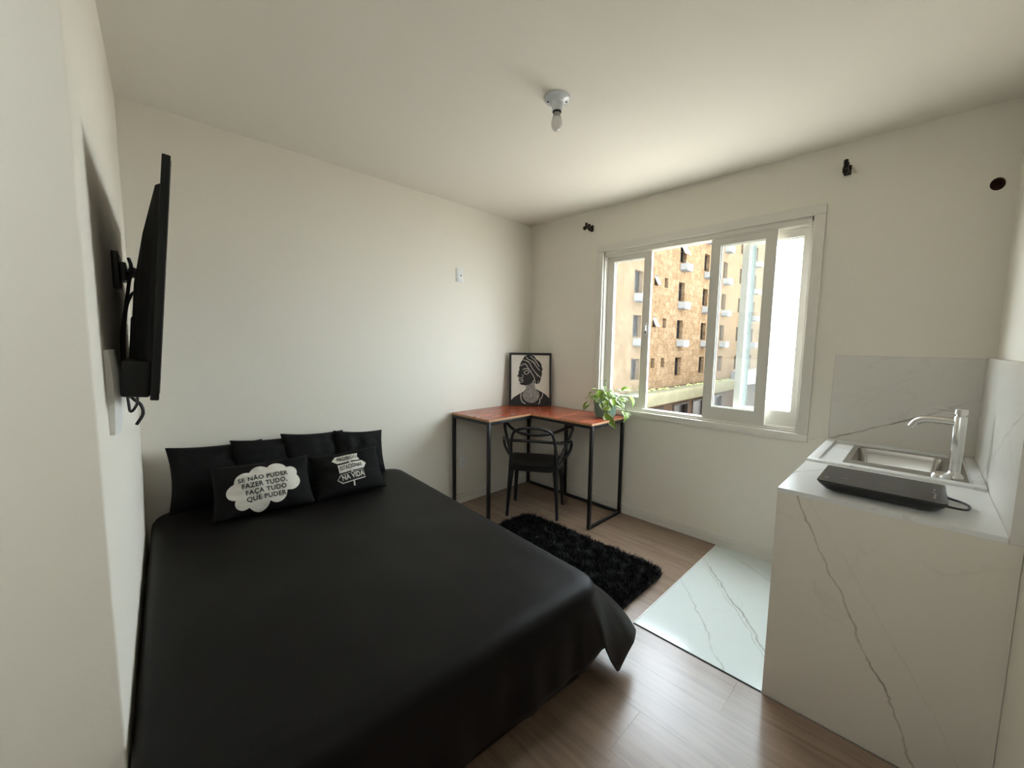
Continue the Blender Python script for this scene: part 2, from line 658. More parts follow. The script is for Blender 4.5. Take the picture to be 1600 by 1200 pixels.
# running tracks
for xx in (0.006, 0.040, 0.074):
    boxo('sill_track', (xx, xx + 0.006, WY0 + 0.012, WY1 - 0.012, WZ0 + 0.012, WZ0 + 0.024), M['sash'], win)
    boxo('head_track', (xx, xx + 0.006, WY0 + 0.012, WY1 - 0.012, WZ1 - 0.042, WZ1 - 0.028), M['sash'], win)


def sash(x0, x1, ya, yb, z0, z1, st, top, bot, latch=False):
    bm = bmesh.new()
    holed_wall(bm, [rect_loop(ya, yb, z0, z1), rect_loop(ya + st, yb - st, z0 + bot, z1 - top)],
               lambda a, bb, d: (x0 + d, a, bb), x1 - x0)
    s = finish('sash', bm, M['sash'], win)
    xm = (x0 + x1) / 2
    boxo('pane', (xm - 0.002, xm + 0.002, ya + st - 0.004, yb - st + 0.004, z0 + bot - 0.004, z1 - top + 0.004), M['glass'], s)
    # glazing bead
    bm = bmesh.new()
    a0, a1, c0, c1 = ya + st, yb - st, z0 + bot, z1 - top
    holed_wall(bm, [rect_loop(a0 - 0.001, a1 + 0.001, c0 - 0.001, c1 + 0.001), rect_loop(a0 + 0.007, a1 - 0.007, c0 + 0.007, c1 - 0.007)],
               lambda a, bb, d: (xm + 0.003 + d, a, bb), 0.008)
    finish('glazing_bead', bm, M['trim'], s)
    if latch:
        yl = ya + 0.028
        boxo('latch_plate', (x0 - 0.006, x0, yl - 0.014, yl + 0.014, 1.52, 1.62), M['white_plastic'], s, bev=0.003)
        boxo('latch_lever', (x0 - 0.016, x0 - 0.006, yl - 0.007, yl + 0.007, 1.555, 1.60), M['white_plastic'], s, bev=0.003)
        boxo('latch_slot', (x0 - 0.0075, x0 - 0.0055, yl - 0.006, yl + 0.004, 1.535, 1.550), M['dark'], s)


sash(0.046, 0.072, -1.262, WY1 - 0.013, WZ0 + 0.022, WZ1 - 0.032, 0.064, 0.054, 0.088, True)
sash(0.012, 0.038, -2.126, -1.724, WZ0 + 0.020, WZ1 - 0.034, 0.063, 0.056, 0.088)
sash(0.080, 0.104, WY0 + 0.014, -1.91, WZ0 + 0.022, WZ1 - 0.032, 0.042, 0.060, 0.098)

# ------------------------------------------------------------------ marble cladding and counter
CD, CL, CH = -1.222, -2.477, 0.884
vein = (0.21, 0.165, 0.13)
pale = (0.70, 0.665, 0.60)
# the object origin of these slabs is the room corner, so the line offsets are in room metres
_p, _q = Vector((0, -2.497, 0.893)), Vector((0, -3.062, 1.187))
_n = Vector((0, -(_q - _p).z, (_q - _p).y)).normalized()
m = marble('marble_splash_window', pale, vein, [(tuple(_n), _n.dot(_p), 0.007, 0.95), ((0, 0.45, 0.893), 0.45 * -2.85 + 0.893 * 1.30, 0.005, 0.12)], rough=0.3, seed=4.4, faint=0.15, amp=0.035)
bm = bmesh.new()
box(bm, -0.010, 0.0, YR + 0.0, CL + 0.003, CH + 0.002, 1.392, bev=0.0015, segs=1)
o = finish('backsplash_slab', bm, m, wwin)
tag(o, 'marble backsplash slab with one long dark vein')
m3 = marble('marble_splash_right', pale, vein, [((0.426, 0, 0.905), 0.426 * -1.169 + 0.905 * 1.259, 0.007, 0.5)], rough=0.3, seed=7.7, faint=0.2, amp=0.05)
o = boxo('backsplash_slab', (CD + 0.0, -0.011, YR, YR + 0.030, CH - 0.0155, 1.395), m3, bpy.data.objects['wall_right'], bev=0.0015)
tag(o, 'marble backsplash slab on the side wall')
YS = YR + 0.031

ctr = thing('kitchen_counter', 'marble-clad kitchen counter with a waterfall end panel in the corner', 'counter', (CD / 2, (CL + YR) / 2, 0))
_p, _q = Vector((0, -2.532, 0.874)), Vector((0, -2.849, 0.199))
_n = Vector((0, -(_q - _p).z, (_q - _p).y)).normalized()
_n2 = Vector((0, 0.86, -0.51))
off = Vector((CD / 2, (CL + YR) / 2, 0))
m = marble('marble_end_panel', (0.71, 0.645, 0.55), (0.17, 0.105, 0.07),
           [(tuple(_n), _n.dot(_p - off), 0.005, 0.85), (tuple(_n2), _n2.dot(Vector((0, -2.62, 0.80)) - off), 0.004, 0.13)],
           rough=0.32, seed=1.3, faint=0.15, amp=0.06)
boxo('end_panel', (CD, CD + 0.016, YR + 0.001, CL, 0.002, CH - 0.016), m, ctr, bev=0.001)
boxo('side_panel', (CD + 0.016, -0.019, CL - 0.016, CL, 0.002, CH - 0.016), M['trim'], ctr, bev=0.001)
mt = marble('marble_worktop', (0.76, 0.75, 0.72), (0.25, 0.22, 0.19), [((0.9, -0.43, 0), 0.26, 0.008, 0.5), ((0.5, 0.86, 0), 0.10, 0.006, 0.5)], rough=0.30, seed=9.2, faint=0.5, amp=0.07)
# worktop with the sink cut-out
SX0, SX1, SY0, SY1 = -0.50, -0.115, -2.955, -2.625
bm = bmesh.new()
holed_wall(bm, [[(CD, YS), (-0.011, YS), (-0.011, CL), (CD, CL)], [(SX0, SY0), (SX1, SY0), (SX1, SY1), (SX0, SY1)]],
           lambda a, bb, d: (a, bb, CH - 0.016 + d), 0.016)
finish('worktop', bm, mt, ctr)
# raised rims round the wet area
EH = CH + 0.011
for bx in ((-0.665, -0.655 + 0.035, YS, CL, CH, EH), (-0.62, -0.012, CL - 0.040, CL, CH, EH),
           (-0.050, -0.012, YS, CL - 0.040, CH, EH), (-0.62, -0.050, YS, YS + 0.035, CH, EH)):
    boxo('raised_rim', bx, mt, ctr, bev=0.0015)

# sink
sk = thing('sink', 'rectangular stainless steel sink basin set into the marble counter', 'sink', ((SX0 + SX1) / 2, (SY0 + SY1) / 2, CH))
bm = bmesh.new()
holed_wall(bm, [[(SX0 - 0.075, SY0 - 0.060), (SX1 + 0.035, SY0 - 0.060), (SX1 + 0.035, SY1 + 0.02), (SX0 - 0.075, SY1 + 0.02)],
                [(SX0 + 0.004, SY0 + 0.004), (SX1 - 0.004, SY0 + 0.004), (SX1 - 0.004, SY1 - 0.004), (SX0 + 0.004, SY1 - 0.004)]],
           lambda a, bb, d: (a, bb, CH + 0.0005 + d), 0.003)
finish('sink_rim', bm, M['steel'], sk)
bm = bmesh.new()


def rrect(cx, cy, hx, hy, r, z, n=5):
    out = []
    for k, (sx, sy) in enumerate(((1, 1), (-1, 1), (-1, -1), (1, -1))):
        for j in range(n + 1):
            a = pi / 2 * (k + j / n)
            out.append((cx + sx * (hx - r) + r * cos(a), cy + sy * (hy - r) + r * sin(a), z))
    return out


scx, scy = (SX0 + SX1) / 2, (SY0 + SY1) / 2
hx, hy = (SX1 - SX0) / 2 - 0.004, (SY1 - SY0) / 2 - 0.004
loops = [rrect(scx, scy, hx, hy, 0.035, CH + 0.001), rrect(scx, scy, hx - 0.004, hy - 0.004, 0.035, CH - 0.02),
         rrect(scx, scy, hx - 0.010, hy - 0.010, 0.035, CH - 0.12), rrect(scx, scy, hx - 0.03, hy - 0.03, 0.04, CH - 0.145),
         rrect(scx, scy, 0.05, 0.05, 0.03, CH - 0.15)]
rings = [[bm.verts.new(p) for p in lp] for lp in loops]
for a, c in zip(rings, rings[1:]):
    n = len(a)
    for j in range(n):
        bm.faces.new((a[j], a[(j + 1) % n], c[(j + 1) % n], c[j]))
bm.faces.new(rings[-1])
finish('basin', bm, M['steel'], sk, smooth='auto')
bm = bmesh.new()
lathe(bm, [(0.034, CH - 0.1495), (0.034, CH - 0.146), (0.026, CH - 0.146), (0.018, CH - 0.149)], (scx, scy, 0), 20)
finish('drain', bm, M['faucet'], sk)

# faucet on the sink rim beside the side wall
fx, fy = -0.525, -2.972
fc = thing('faucet', 'tall satin nickel faucet with curved spout beside the sink', 'faucet', (fx, fy, CH + 0.0035))
z0 = CH + 0.0035
bm = bmesh.new()
lathe(bm, [(0.030, z0), (0.030, z0 + 0.004), (0.027, z0 + 0.012), (0.019, z0 + 0.022), (0.0165, z0 + 0.032)], (fx, fy, 0), 24)
finish('base_flange', bm, M['faucet'], fc, smooth='auto')
bm = bmesh.new()
lathe(bm, [(0.0185, z0 + 0.028), (0.0185, z0 + 0.07), (0.0200, z0 + 0.072), (0.0200, z0 + 0.262), (0.0180, z0 + 0.265)], (fx, fy, 0), 24)
finish('column', bm, M['faucet'], fc, smooth='auto')
sd = Vector((0.30, 0.95, 0)).normalized()


def fp(d, z):
    return (fx + sd.x * d, fy + sd.y * d, z0 + z)


bm = bmesh.new()
tube(bm, [fp(0.0, 0.240), fp(0.05, 0.240), fp(0.105, 0.236), fp(0.135, 0.222), fp(0.152, 0.196)], [0.0165, 0.0165, 0.0155, 0.0150, 0.0145], 14, 6)
finish('spout', bm, M['faucet'], fc, smooth='auto')
bm = bmesh.new()
lathe(bm, [(0.0150, z0 + 0.264), (0.0150, z0 + 0.274), (0.0200, z0 + 0.275), (0.0200, z0 + 0.294), (0.017, z0 + 0.297)], (fx, fy, 0), 24)
h = finish('handle_cap', bm, M['faucet'], fc, smooth='auto')
bm = bmesh.new()
tube(bm, [fp(0.0, 0.288), fp(0.05, 0.289), fp(0.085, 0.291)], [0.006, 0.0055, 0.0045], 10, 4)
finish('lever', bm, M['faucet'], h, smooth='auto')
# soap-dish like drain cover beside the faucet
bm = bmesh.new()
lathe(bm, [(0.034, z0), (0.034, z0 + 0.005), (0.028, z0 + 0.017), (0.016, z0 + 0.022), (0.004, z0 + 0.023)], (-0.555, -2.935, 0), 24)
o = finish('strainer_plug', bm, M['faucet'], loc=(-0.555, -2.935, z0), smooth='auto')
tag(o, 'low domed chrome plug cover lying by the faucet foot', 'plug')

# induction cooktop
ck = thing('induction_cooktop', 'slim black portable induction cooktop lying on the counter', 'cooktop', (-1.02, -2.762, CH))
bx0, bx1, by0, by1 = -1.160, -0.888, -2.935, -2.590
bm = bmesh.new()
loops = [rrect(-1.024, -2.762, 0.105, 0.135, 0.02, CH + 0.006), rrect(-1.024, -2.762, 0.118, 0.152, 0.02, CH + 0.013),
         rrect(-1.024, -2.762, 0.133, 0.170, 0.016, CH + 0.034), rrect(-1.024, -2.762, 0.136, 0.1725, 0.012, CH + 0.042)]
rings = [[bm.verts.new(p) for p in lp] for lp in loops]
for a, c in zip(rings, rings[1:]):
    n = len(a)
    for j in range(n):
        bm.faces.new((a[j], a[(j + 1) % n], c[(j + 1) % n], c[j]))
bm.faces.new(list(reversed(rings[0])))
bm.faces.new(rings[-1])
finish('housing', bm, M['plastic_black'], ck, smooth='auto')
bm = bmesh.new()
loops = [rrect(-1.024, -2.762, 0.137, 0.1735, 0.010, CH + 0.0425), rrect(-1.024, -2.762, 0.137, 0.1735, 0.010, CH + 0.047)]
rings = [[bm.verts.new(p) for p in lp] for lp in loops]
n = len(rings[0])
for j in range(n):
    bm.faces.new((rings[0][j], rings[0][(j + 1) % n], rings[1][(j + 1) % n], rings[1][j]))
bm.faces.new(list(reversed(rings[0])))
bm.faces.new(rings[1])
gt = finish('glass_top', bm, M['cook_glass'], ck)
zt = CH + 0.0473
for rad in (0.085, 0.052):
    bm = bmesh.new()
    n = 40
    a = [bm.verts.new((-1.03 + rad * cos(2 * pi * k / n), -2.745 + rad * sin(2 * pi * k / n), zt)) for k in range(n)]
    c = [bm.verts.new((-1.03 + (rad - 0.0016) * cos(2 * pi * k / n), -2.745 + (rad - 0.0016) * sin(2 * pi * k / n), zt)) for k in range(n)]
    for k in range(n):
        if (k % 10) > 1:
            bm.faces.new((a[k], a[(k + 1) % n], c[(k + 1) % n], c[k]))
    finish('ring_mark', bm, M['cook_mark'], gt)
for (mx_, my_, sx_, sy_) in ((-1.10, -2.905, 0.012, 0.003), (-1.065, -2.907, 0.016, 0.0025), (-1.03, -2.903, 0.009, 0.003), (-0.99, -2.906, 0.013, 0.0025), (-1.07, -2.66, 0.004, 0.008), (-1.10, -2.612, 0.007, 0.006)):
    boxo('control_mark', (mx_ - sx_, mx_ + sx_, my_ - sy_, my_ + sy_, zt - 0.0003, zt + 0.0002), M['cook_mark'], gt)
for fx_, fy_ in ((-1.10, -2.66), (-0.95, -2.66), (-1.10, -2.87), (-0.95, -2.87)):
    bm = bmesh.new()
    lathe(bm, [(0.013, CH + 0.0005), (0.014, CH + 0.004), (0.014, CH + 0.008)], (fx_, fy_, 0), 14)
    finish('foot', bm, M['plastic_black'], ck)
bm = bmesh.new()
tube(bm, [(-1.09, -2.915, CH + 0.024), (-1.09, -2.952, CH + 0.022), (-1.05, -2.985, CH + 0.014), (-0.98, -2.992, CH + 0.010), (-0.93, -2.975, CH + 0.006), (-0.905, -2.945, CH + 0.006), (-0.87, -2.94, CH + 0.006)], 0.004, 8, 6)
finish('power_cord', bm, M['plastic_black'], ck, smooth=True)

# ------------------------------------------------------------------ bed
TH = radians(-4.5)
RB = Matrix.Rotation(TH, 3, 'Z')
BO = Vector((-2.958, -0.035, 0))
BW, BL, BZ = 1.375, 1.90, 0.515


def bw(x, y, z):
    v = RB @ Vector((x, y, 0))
    return Vector((BO.x + v.x, BO.y + v.y, z))


bed = thing('bed', 'low black box bed under the black bedspread', 'bed', BO, RB)
for (nm, bx, bev) in (('bed_base', (0.03, BW - 0.03, -BL + 0.09, -0.02, 0.06, 0.28), 0.012), ('mattress', (0.015, BW - 0.015, -BL + 0.02, -0.015, 0.28, BZ - 0.012), 0.05)):
    bm = bmesh.new()
    box(bm, *bx, bev=bev)
    finish(nm, bm, M['sheet'], bed, local=True, smooth='auto')
for sx in (0.12, BW - 0.12):
    for sy in (-0.12, -BL + 0.16):
        bm = bmesh.new()
        lathe(bm, [(0.022, 0.001), (0.028, 0.062)], (sx, sy, 0), 12)
        finish('bed_foot', bm, M['plastic_black'], bed, local=True)

# bedspread: rounded top plus hanging skirt with a loose corner flap at the foot
sp_ = []
RC = 0.11
def corner_arc(cx, cy, a0, n):
    return [(cx + RC * cos(a0 + pi / 2 * k / n), cy + RC * sin(a0 + pi / 2 * k / n), cos(a0 + pi / 2 * k / n), sin(a0 + pi / 2 * k / n)) for k in range(n + 1)]
NC = 10
per = []
def side(p0, p1, nrm, n):
    return [(p0[0] + (p1[0] - p0[0]) * k / n, p0[1] + (p1[1] - p0[1]) * k / n, nrm[0], nrm[1]) for k in range(1, n)]
per += corner_arc(RC, -BL + RC, pi, NC)                       # foot left
per += side((RC, -BL), (BW - RC, -BL), (0, -1), 60)
per += corner_arc(BW - RC, -BL + RC, -pi / 2, NC + 8)          # foot right
per += side((BW, -BL + RC), (BW, -RC), (1, 0), 70)
per += corner_arc(BW - RC, -RC, 0, 4)
per += side((BW - RC, 0), (RC, 0), (0, 1), 20)
per += corner_arc(RC, -RC, pi / 2, 4)
per += side((0, -RC), (0, -BL + RC), (-1, 0), 40)
inv = Matrix.Rotation(-TH, 3, 'Z')
def to_local(x, y, z):
    v = inv @ (Vector((x, y, 0)) - Vector((BO.x, BO.y, 0)))
    return Vector((v.x, v.y, z))
TIP = to_local(-1.640, -2.052, 0.075)
RPT = to_local(-1.405, -2.000, 0.115)
FLAP = [(0.0, to_local(-1.758, -2.035, 0.235)), (0.10, to_local(-1.738, -2.04, 0.238)), (0.28, to_local(-1.692, -2.04, 0.155)), (0.50, to_local(-1.626, -2.04, 0.061)), (0.60, to_local(-1.597, -2.04, 0.088)), (0.85, to_local(-1.498, -2.04, 0.133)), (1.0, RPT)]
RP2 = Vector((BW + 0.26, -BL + 0.32, 0.11))
RP3 = Vector((BW + 0.16, -BL + 0.75, 0.15))
RP4 = Vector((BW + 0.06, -BL + 1.3, 0.18))
bm = bmesh.new()
N = len(per)
rows = []
cxm, cym = BW / 2, -BL / 2
# top rings
for k in range(0, 15):
    f = 1 - k / 15.0
    ring = []
    for (x, y, nx, ny) in per:
        d = 0.03 * 1.0
        px = cxm + (x - nx * 0.045 - cxm) * (k + 0.4) / 15.0 * 1.0
        py = cym + (y - ny * 0.045 - cym) * (k + 0.4) / 15.0
        z = BZ + 0.006 * noise.noise(Vector((px * 2.3, py * 2.3, 0.3))) + 0.0025 * noise.noise(Vector((px * 9, py * 5, 2.3)))
        ring.append(Vector((px, py, z)))
    rows.append(ring)
# round-over
for k in range(1, 7):
    a = pi / 2 * k / 6
    ring = []
    for (x, y, nx, ny) in per:
        R = 0.045
        ring.append(Vector((x - nx * R + nx * R * sin(a), y - ny * R + ny * R * sin(a), BZ - R + R * cos(a))))
    rows.append(ring)
edge = rows[-1]
nfr0 = NC + 1 + 59           # first index of the foot-right corner arc
nfr1 = nfr0 + NC + 9
KS = 14
ends = []
for j, (x, y, nx, ny) in enumerate(per):
    e = edge[j]
    if j < nfr0 - 1:
        L = 0.240 if nx > -0.5 else 0.2
        w = 0.006 * sin(j * 0.37) + 0.004 * sin(j * 0.83 + 1)
        ends.append(Vector((e.x + nx * 0.004, e.y + ny * (0.020 + w), BZ - 0.045 - L)))
    elif j < nfr1:
        t = (j - nfr0 + 1) / (nfr1 - nfr0)
        for (t0, p0), (t1, p1) in zip(FLAP, FLAP[1:]):
            if t0 <= t <= t1 + 1e-9:
                q = p0.lerp(p1, (t - t0) / (t1 - t0))
                break
        ends.append(q)
    elif abs(nx - 1) < 1e-6:
        t = (y + BL - RC) / (BL - 2 * RC)
        pts = [(0, RPT), (0.14, RP2), (0.38, RP3), (0.68, RP4), (1.0, Vector((BW + 0.03, -RC, 0.22)))]
        for (t0, p0), (t1, p1) in zip(pts, pts[1:]):
            if t0 <= t <= t1 + 1e-9:
                q = p0.lerp(p1, (t - t0) / (t1 - t0))
                break
        q = q.copy()
        q.x += 0.010 * sin(j * 0.6)
        ends.append(q)
    else:
        L = 0.10 if ny > 0.5 else 0.2
        ends.append(Vector((e.x + nx * 0.003, e.y + ny * 0.002, BZ - 0.045 - L)))
for k in range(1, KS + 1):
    t = k / KS
    ring = []
    for j, (x, y, nx, ny) in enumerate(per):
        e, q = edge[j], ends[j]
        mid = Vector((e.x + (q.x - e.x) * 0.45, e.y + (q.y - e.y) * 0.45, e.z + (q.z - e.z) * 0.42))
        outw = (q - e).copy()
        outw.z = 0
        mid += outw * 0.16
        p = e * (1 - t) ** 2 + mid * 2 * t * (1 - t) + q * t * t
        wr = 0.006 * t * noise.noise(Vector((j * 0.23, t * 2.0, 5.0)))
        p.x += nx * wr
        p.y += ny * wr
        ring.append(p)
    rows.append(ring)
vr = [[bm.verts.new(p) for p in ring] for ring in rows]
for a, c in zip(vr, vr[1:]):
    for j in range(N):
        bm.faces.new((a[j], a[(j + 1) % N], c[(j + 1) % N], c[j]))
bm.faces.new(vr[0])
spread = finish('bedspread', bm, M['sheet'], None, local=True, smooth=True)
spread.matrix_world = Matrix.Translation(BO) @ RB.to_4x4()
sol = spread.modifiers.new('cloth_thickness', 'SOLIDIFY')
sol.thickness = 0.004
sol.offset = 1
tag(spread, 'smooth black bedspread with a loose hanging corner at the foot of the bed', 'bedspread')

# ------------------------------------------------------------------ pillows
class Pillow:
    def __init__(s, w, h, t, c, seed, wr=0.012):
        s.w, s.h, s.t, s.c, s.seed, s.wr = w, h, t, c, seed, wr

    def pt(s, u, v, side=1):
        x = s.w / 2 * u * (1 - s.c * (1 - v * v))
        y = s.h / 2 * v * (1 - s.c * (1 - u * u))
        f = max(0.0, (1 - u * u) * (1 - v * v))
        z = side * s.t / 2 * f ** 0.48
        if 0 < f:
            wv = noise.noise(Vector((u * 2.2 + s.seed, v * 2.2, side * 3.0 + s.seed))) + 0.5 * noise.noise(Vector((u * 5 + s.seed, v * 5, side)))
            z += s.wr * wv * min(1, f * 2.5) * 1.0
        return Vector((x, y + s.h / 2, z))

    def on(s, x, y, lift=0.002):
        u, v = x / (s.w / 2), (y - s.h / 2) / (s.h / 2)
        for _ in range(4):
            u = x / (s.w / 2) / (1 - s.c * (1 - v * v))
            v = (y - s.h / 2) / (s.h / 2) / (1 - s.c * (1 - u * u))
        p = s.pt(u, v)
        return Vector((x, y, p.z + lift))

    def mesh(s, n=28):
        bm = bmesh.new()
        F = [[bm.verts.new(s.pt(-1 + 2 * i / n, -1 + 2 * j / n, 1)) for i in range(n + 1)] for j in range(n + 1)]
        B = [[F[j][i] if (i in (0, n) or j in (0, n)) else bm.verts.new(s.pt(-1 + 2 * i / n, -1 + 2 * j / n, -1)) for i in range(n + 1)] for j in range(n + 1)]
        for j in range(n):
            for i in range(n):
                bm.faces.new((F[j][i], F[j][i + 1], F[j + 1][i + 1], F[j + 1][i]))
                bm.faces.new((B[j][i], B[j + 1][i], B[j + 1][i + 1], B[j][i + 1]))
        return bm


def place(o, loc, yaw, lean, roll=0.0):
    mx = Matrix.Translation(loc) @ Matrix.Rotation(radians(yaw), 4, 'Z') @ Matrix.Rotation(radians(90 - lean), 4, 'X') @ Matrix.Rotation(radians(roll), 4, 'Z')
    o.matrix_world = mx
    WM[o.name] = mx


PZ = BZ + 0.003
specs = [
    ((0.46, 0.350, 0.12), (-2.675, -0.165, PZ), 7, 18, -4, 1.0, 'black pillow nearest the television, leftmost of the four against the wall'),
    ((0.43, 0.338, 0.11), (-2.415, -0.170, PZ + 0.006), 9, 16, -5, 5.0, 'second black pillow from the left of the four against the wall'),
    ((0.41, 0.338, 0.11), (-2.170, -0.175, PZ + 0.006), 9, 17, -6, 9.0, 'third black pillow from the left of the four against the wall'),
    ((0.36, 0.318, 0.11), (-1.885, -0.205, PZ + 0.006), 6, 22, -8, 13.0, 'black pillow nearest the desk, rightmost of the four against the wall'),
]
for (w, h, t), loc, yaw, lean, roll, seed, lab in specs:
    P = Pillow(w, h, t, 0.085, seed)
    o = finish('pillow', P.mesh(), M['pillow'], None, local=True, smooth=True)
    place(o, loc, yaw, lean, roll)
    tag(o, lab, 'pillow', 'black pillows against the wall')


def text_geo(body, size, bold=0.0, spacing=1.0):
    cu = bpy.data.curves.new('lettering', 'FONT')
    cu.body = body
    cu.size = size
    cu.align_x = 'CENTER'
    cu.align_y = 'CENTER'
    cu.offset = bold
    cu.space_character = spacing
    cu.resolution_u = 3
    ob = bpy.data.objects.new('lettering_tmp', cu)
    COL.objects.link(ob)
    dg = bpy.context.evaluated_depsgraph_get()
    ev = ob.evaluated_get(dg)
    me = ev.to_mesh()
    vs = [v.co.copy() for v in me.vertices]
    fs = [list(p.vertices) for p in me.polygons]
    ev.to_mesh_clear()
    bpy.data.objects.remove(ob, do_unlink=True)
    bpy.data.curves.remove(cu)
    return vs, fs


def conform(P, items, lift):
    """items: list of (verts2d, faces) -> bm on the pillow front"""
    bm = bmesh.new()
    for vs, fs in items:
        nv = [bm.verts.new((v[0], v[1], 0)) for v in vs]
        for f in fs:
            try:
                bm.faces.new([nv[i] for i in f])
            except ValueError:
                pass
    bmesh.ops.triangulate(bm, faces=bm.faces)
    for _ in range(4):
        es = [e for e in bm.edges if e.calc_length() > 0.009]
        if not es:
            break
        bmesh.ops.subdivide_edges(bm, edges=es, cuts=1)
        bmesh.ops.triangulate(bm, faces=bm.faces)
    for v in bm.verts:
        v.co = P.on(v.co.x, v.co.y, lift)
    return bm


def rot2(vs, ang, dx, dy, sx=1.0):
    c, s = cos(ang), sin(ang)
    return [(v[0] * sx * c - v[1] * s + dx, v[0] * sx * s + v[1] * c + dy) for v in vs]


# cloud cushion
P1 = Pillow(0.475, 0.30, 0.12, 0.06, 21.0, 0.008)
c1 = finish('cushion', P1.mesh(), M['pillow'], None, local=True, smooth=True)
place(c1, (-2.520, -0.445, PZ + 0.002), -7, 38, 0)
tag(c1, 'black cushion printed with a white cloud and a four-line motto', 'cushion', 'printed cushions on the bed')
# circles that make the cloud (cushion frame: x right, y up from the seam)
blobs = [(-0.060, 0.205, 0.046), (-0.100, 0.165, 0.038), (-0.005, 0.228, 0.045), (0.065, 0.236, 0.044), (0.120, 0.222, 0.030),
         (0.115, 0.175, 0.042), (0.055, 0.130, 0.042), (-0.018, 0.110, 0.044), (-0.078, 0.112, 0.031), (0.0, 0.170, 0.065), (-0.05, 0.155, 0.05), (0.06, 0.18, 0.06)]
outl = []
cx0, cy0 = 0.008, 0.172
for k in range(150):
    a = 2 * pi * k / 150
    d = Vector((cos(a), sin(a)))
    best = 0.0
    for (bx_, by_, br) in blobs:
        oc = Vector((cx0 - bx_, cy0 - by_))
        bq = oc.dot(d)
        disc = bq * bq - (oc.length_squared - br * br)
        if disc >= 0:
            best = max(best, -bq + sqrt(disc))
    outl.append((cx0 + d.x * best * 1.16 - 0.012, cy0 + d.y * best * 1.16 - 0.040))
cl = conform(P1, [([(cx0 - 0.012, cy0 - 0.040)] + outl, [[0, 1 + k, 1 + (k + 1) % 150] for k in range(150)])], 0.0022)
cloud = finish('cloud_print', cl, M['print_white'], c1, local=True, smooth=True)
items = []
for line, yy, xx, sz in (("SE NÃO PUDER", 0.181, -0.004, 0.0345), ("FAZER TUDO,", 0.145, 0.000, 0.0345), ("FAÇA TUDO", 0.109, 0.004, 0.0345), ("QUE PUDER.", 0.073, 0.006, 0.0345)):
    vs, fs = text_geo(line, sz, 0.0009, 1.08)
    bmx = conform(P1, [(rot2(vs, radians(2.0), xx, yy, 0.92), fs)], 0.0075)
    finish('lettering', bmx, M['print_black'], cloud, local=True)

# signpost cushion
P2 = Pillow(0.41, 0.285, 0.12, 0.06, 33.0, 0.008)
c2 = finish('cushion', P2.mesh(), M['pillow'], None, local=True, smooth=True)
place(c2, (-2.075, -0.490, PZ + 0.002), -9, 38, 2)
tag(c2, 'black cushion printed with a white three-board signpost', 'cushion', 'printed cushions on the bed')


def poly_item(pts):
    return (pts, [list(range(len(pts)))])


def board(cx, cy, w, h, point, ang, notch=0.0):
    """arrow board: point = -1 tip left, +1 tip right"""
    p = [(-w / 2, -h / 2), (w / 2, -h / 2), (w / 2, h / 2), (-w / 2, h / 2)]
    if point < 0:
        p = [(-w / 2, -h / 2), (w / 2, -h / 2)] + ([(w / 2 - notch, 0)] if notch else []) + [(w / 2, h / 2), (-w / 2, h / 2), (-w / 2 - 0.022, 0)]
    else:
        p = [(-w / 2, -h / 2), (w / 2, -h / 2), (w / 2 + 0.018, 0), (w / 2, h / 2), (-w / 2, h / 2)]
    return rot2(p, ang, cx, cy)


bx_ = 0.045
SGX, SGY, SGDX, SGDY = 1.13, 1.30, 0.006, 0.148
def sgn(it):
    return ([((v[0] - 0.045) * SGX + SGDX, (v[1] - 0.165) * SGY + SGDY) for v in it[0]], it[1])


white = [poly_item(board(bx_ - 0.004, 0.216, 0.118, 0.037, -1, radians(2), 0.010)),
         poly_item(board(bx_ + 0.002, 0.170, 0.128, 0.040, 1, radians(4))),
         poly_item(board(bx_ + 0.004, 0.123, 0.120, 0.042, -1, radians(5))),
         poly_item(rot2([(-0.004, -0.012), (0.004, -0.012), (0.004, 0.012), (-0.004, 0.012)], 0, bx_ + 0.004, 0.092)),
         poly_item(rot2([(-0.004, -0.01), (0.004, -0.01), (0.004, 0.01), (-0.004, 0.01)], 0, bx_ + 0.002, 0.195)),
         poly_item(rot2([(-0.004, -0.01), (0.004, -0.01), (0.004, 0.01), (-0.004, 0.01)], 0, bx_ + 0.003, 0.147))]
sg = finish('signpost_print', conform(P2, [sgn(w) for w in white], 0.0022), M['print_white'], c2, local=True, smooth=True)
items = []
v, f = text_geo("PROIBIDO", 0.027, 0.0006, 1.06)
items.append((rot2(v, radians(2), bx_ - 0.009, 0.216, 0.78), f))
v, f = text_geo("ESTACIONAR", 0.027, 0.0006, 1.04)
items.append((rot2(v, radians(4), bx_ + 0.002, 0.170, 0.69), f))
items.append(poly_item(board(bx_ + 0.004, 0.123, 0.114, 0.036, -1, radians(5))))
for it, nm in zip(items, ('lettering', 'lettering', 'dark_board_face')):
    finish(nm, conform(P2, [sgn(it)], 0.0070), M['print_black'], sg, local=True)
v, f = text_geo("NA VIDA", 0.033, 0.0008, 1.05)
finish('lettering', conform(P2, [sgn((rot2(v, radians(5), bx_ + 0.002, 0.123, 0.84), f))], 0.0110), M['print_white'], sg, local=True)

# ------------------------------------------------------------------ television on the left wall
TY = -0.90
tw, th_ = 1.10, 0.625
tz0 = 1.275
ang = math.atan(KW)
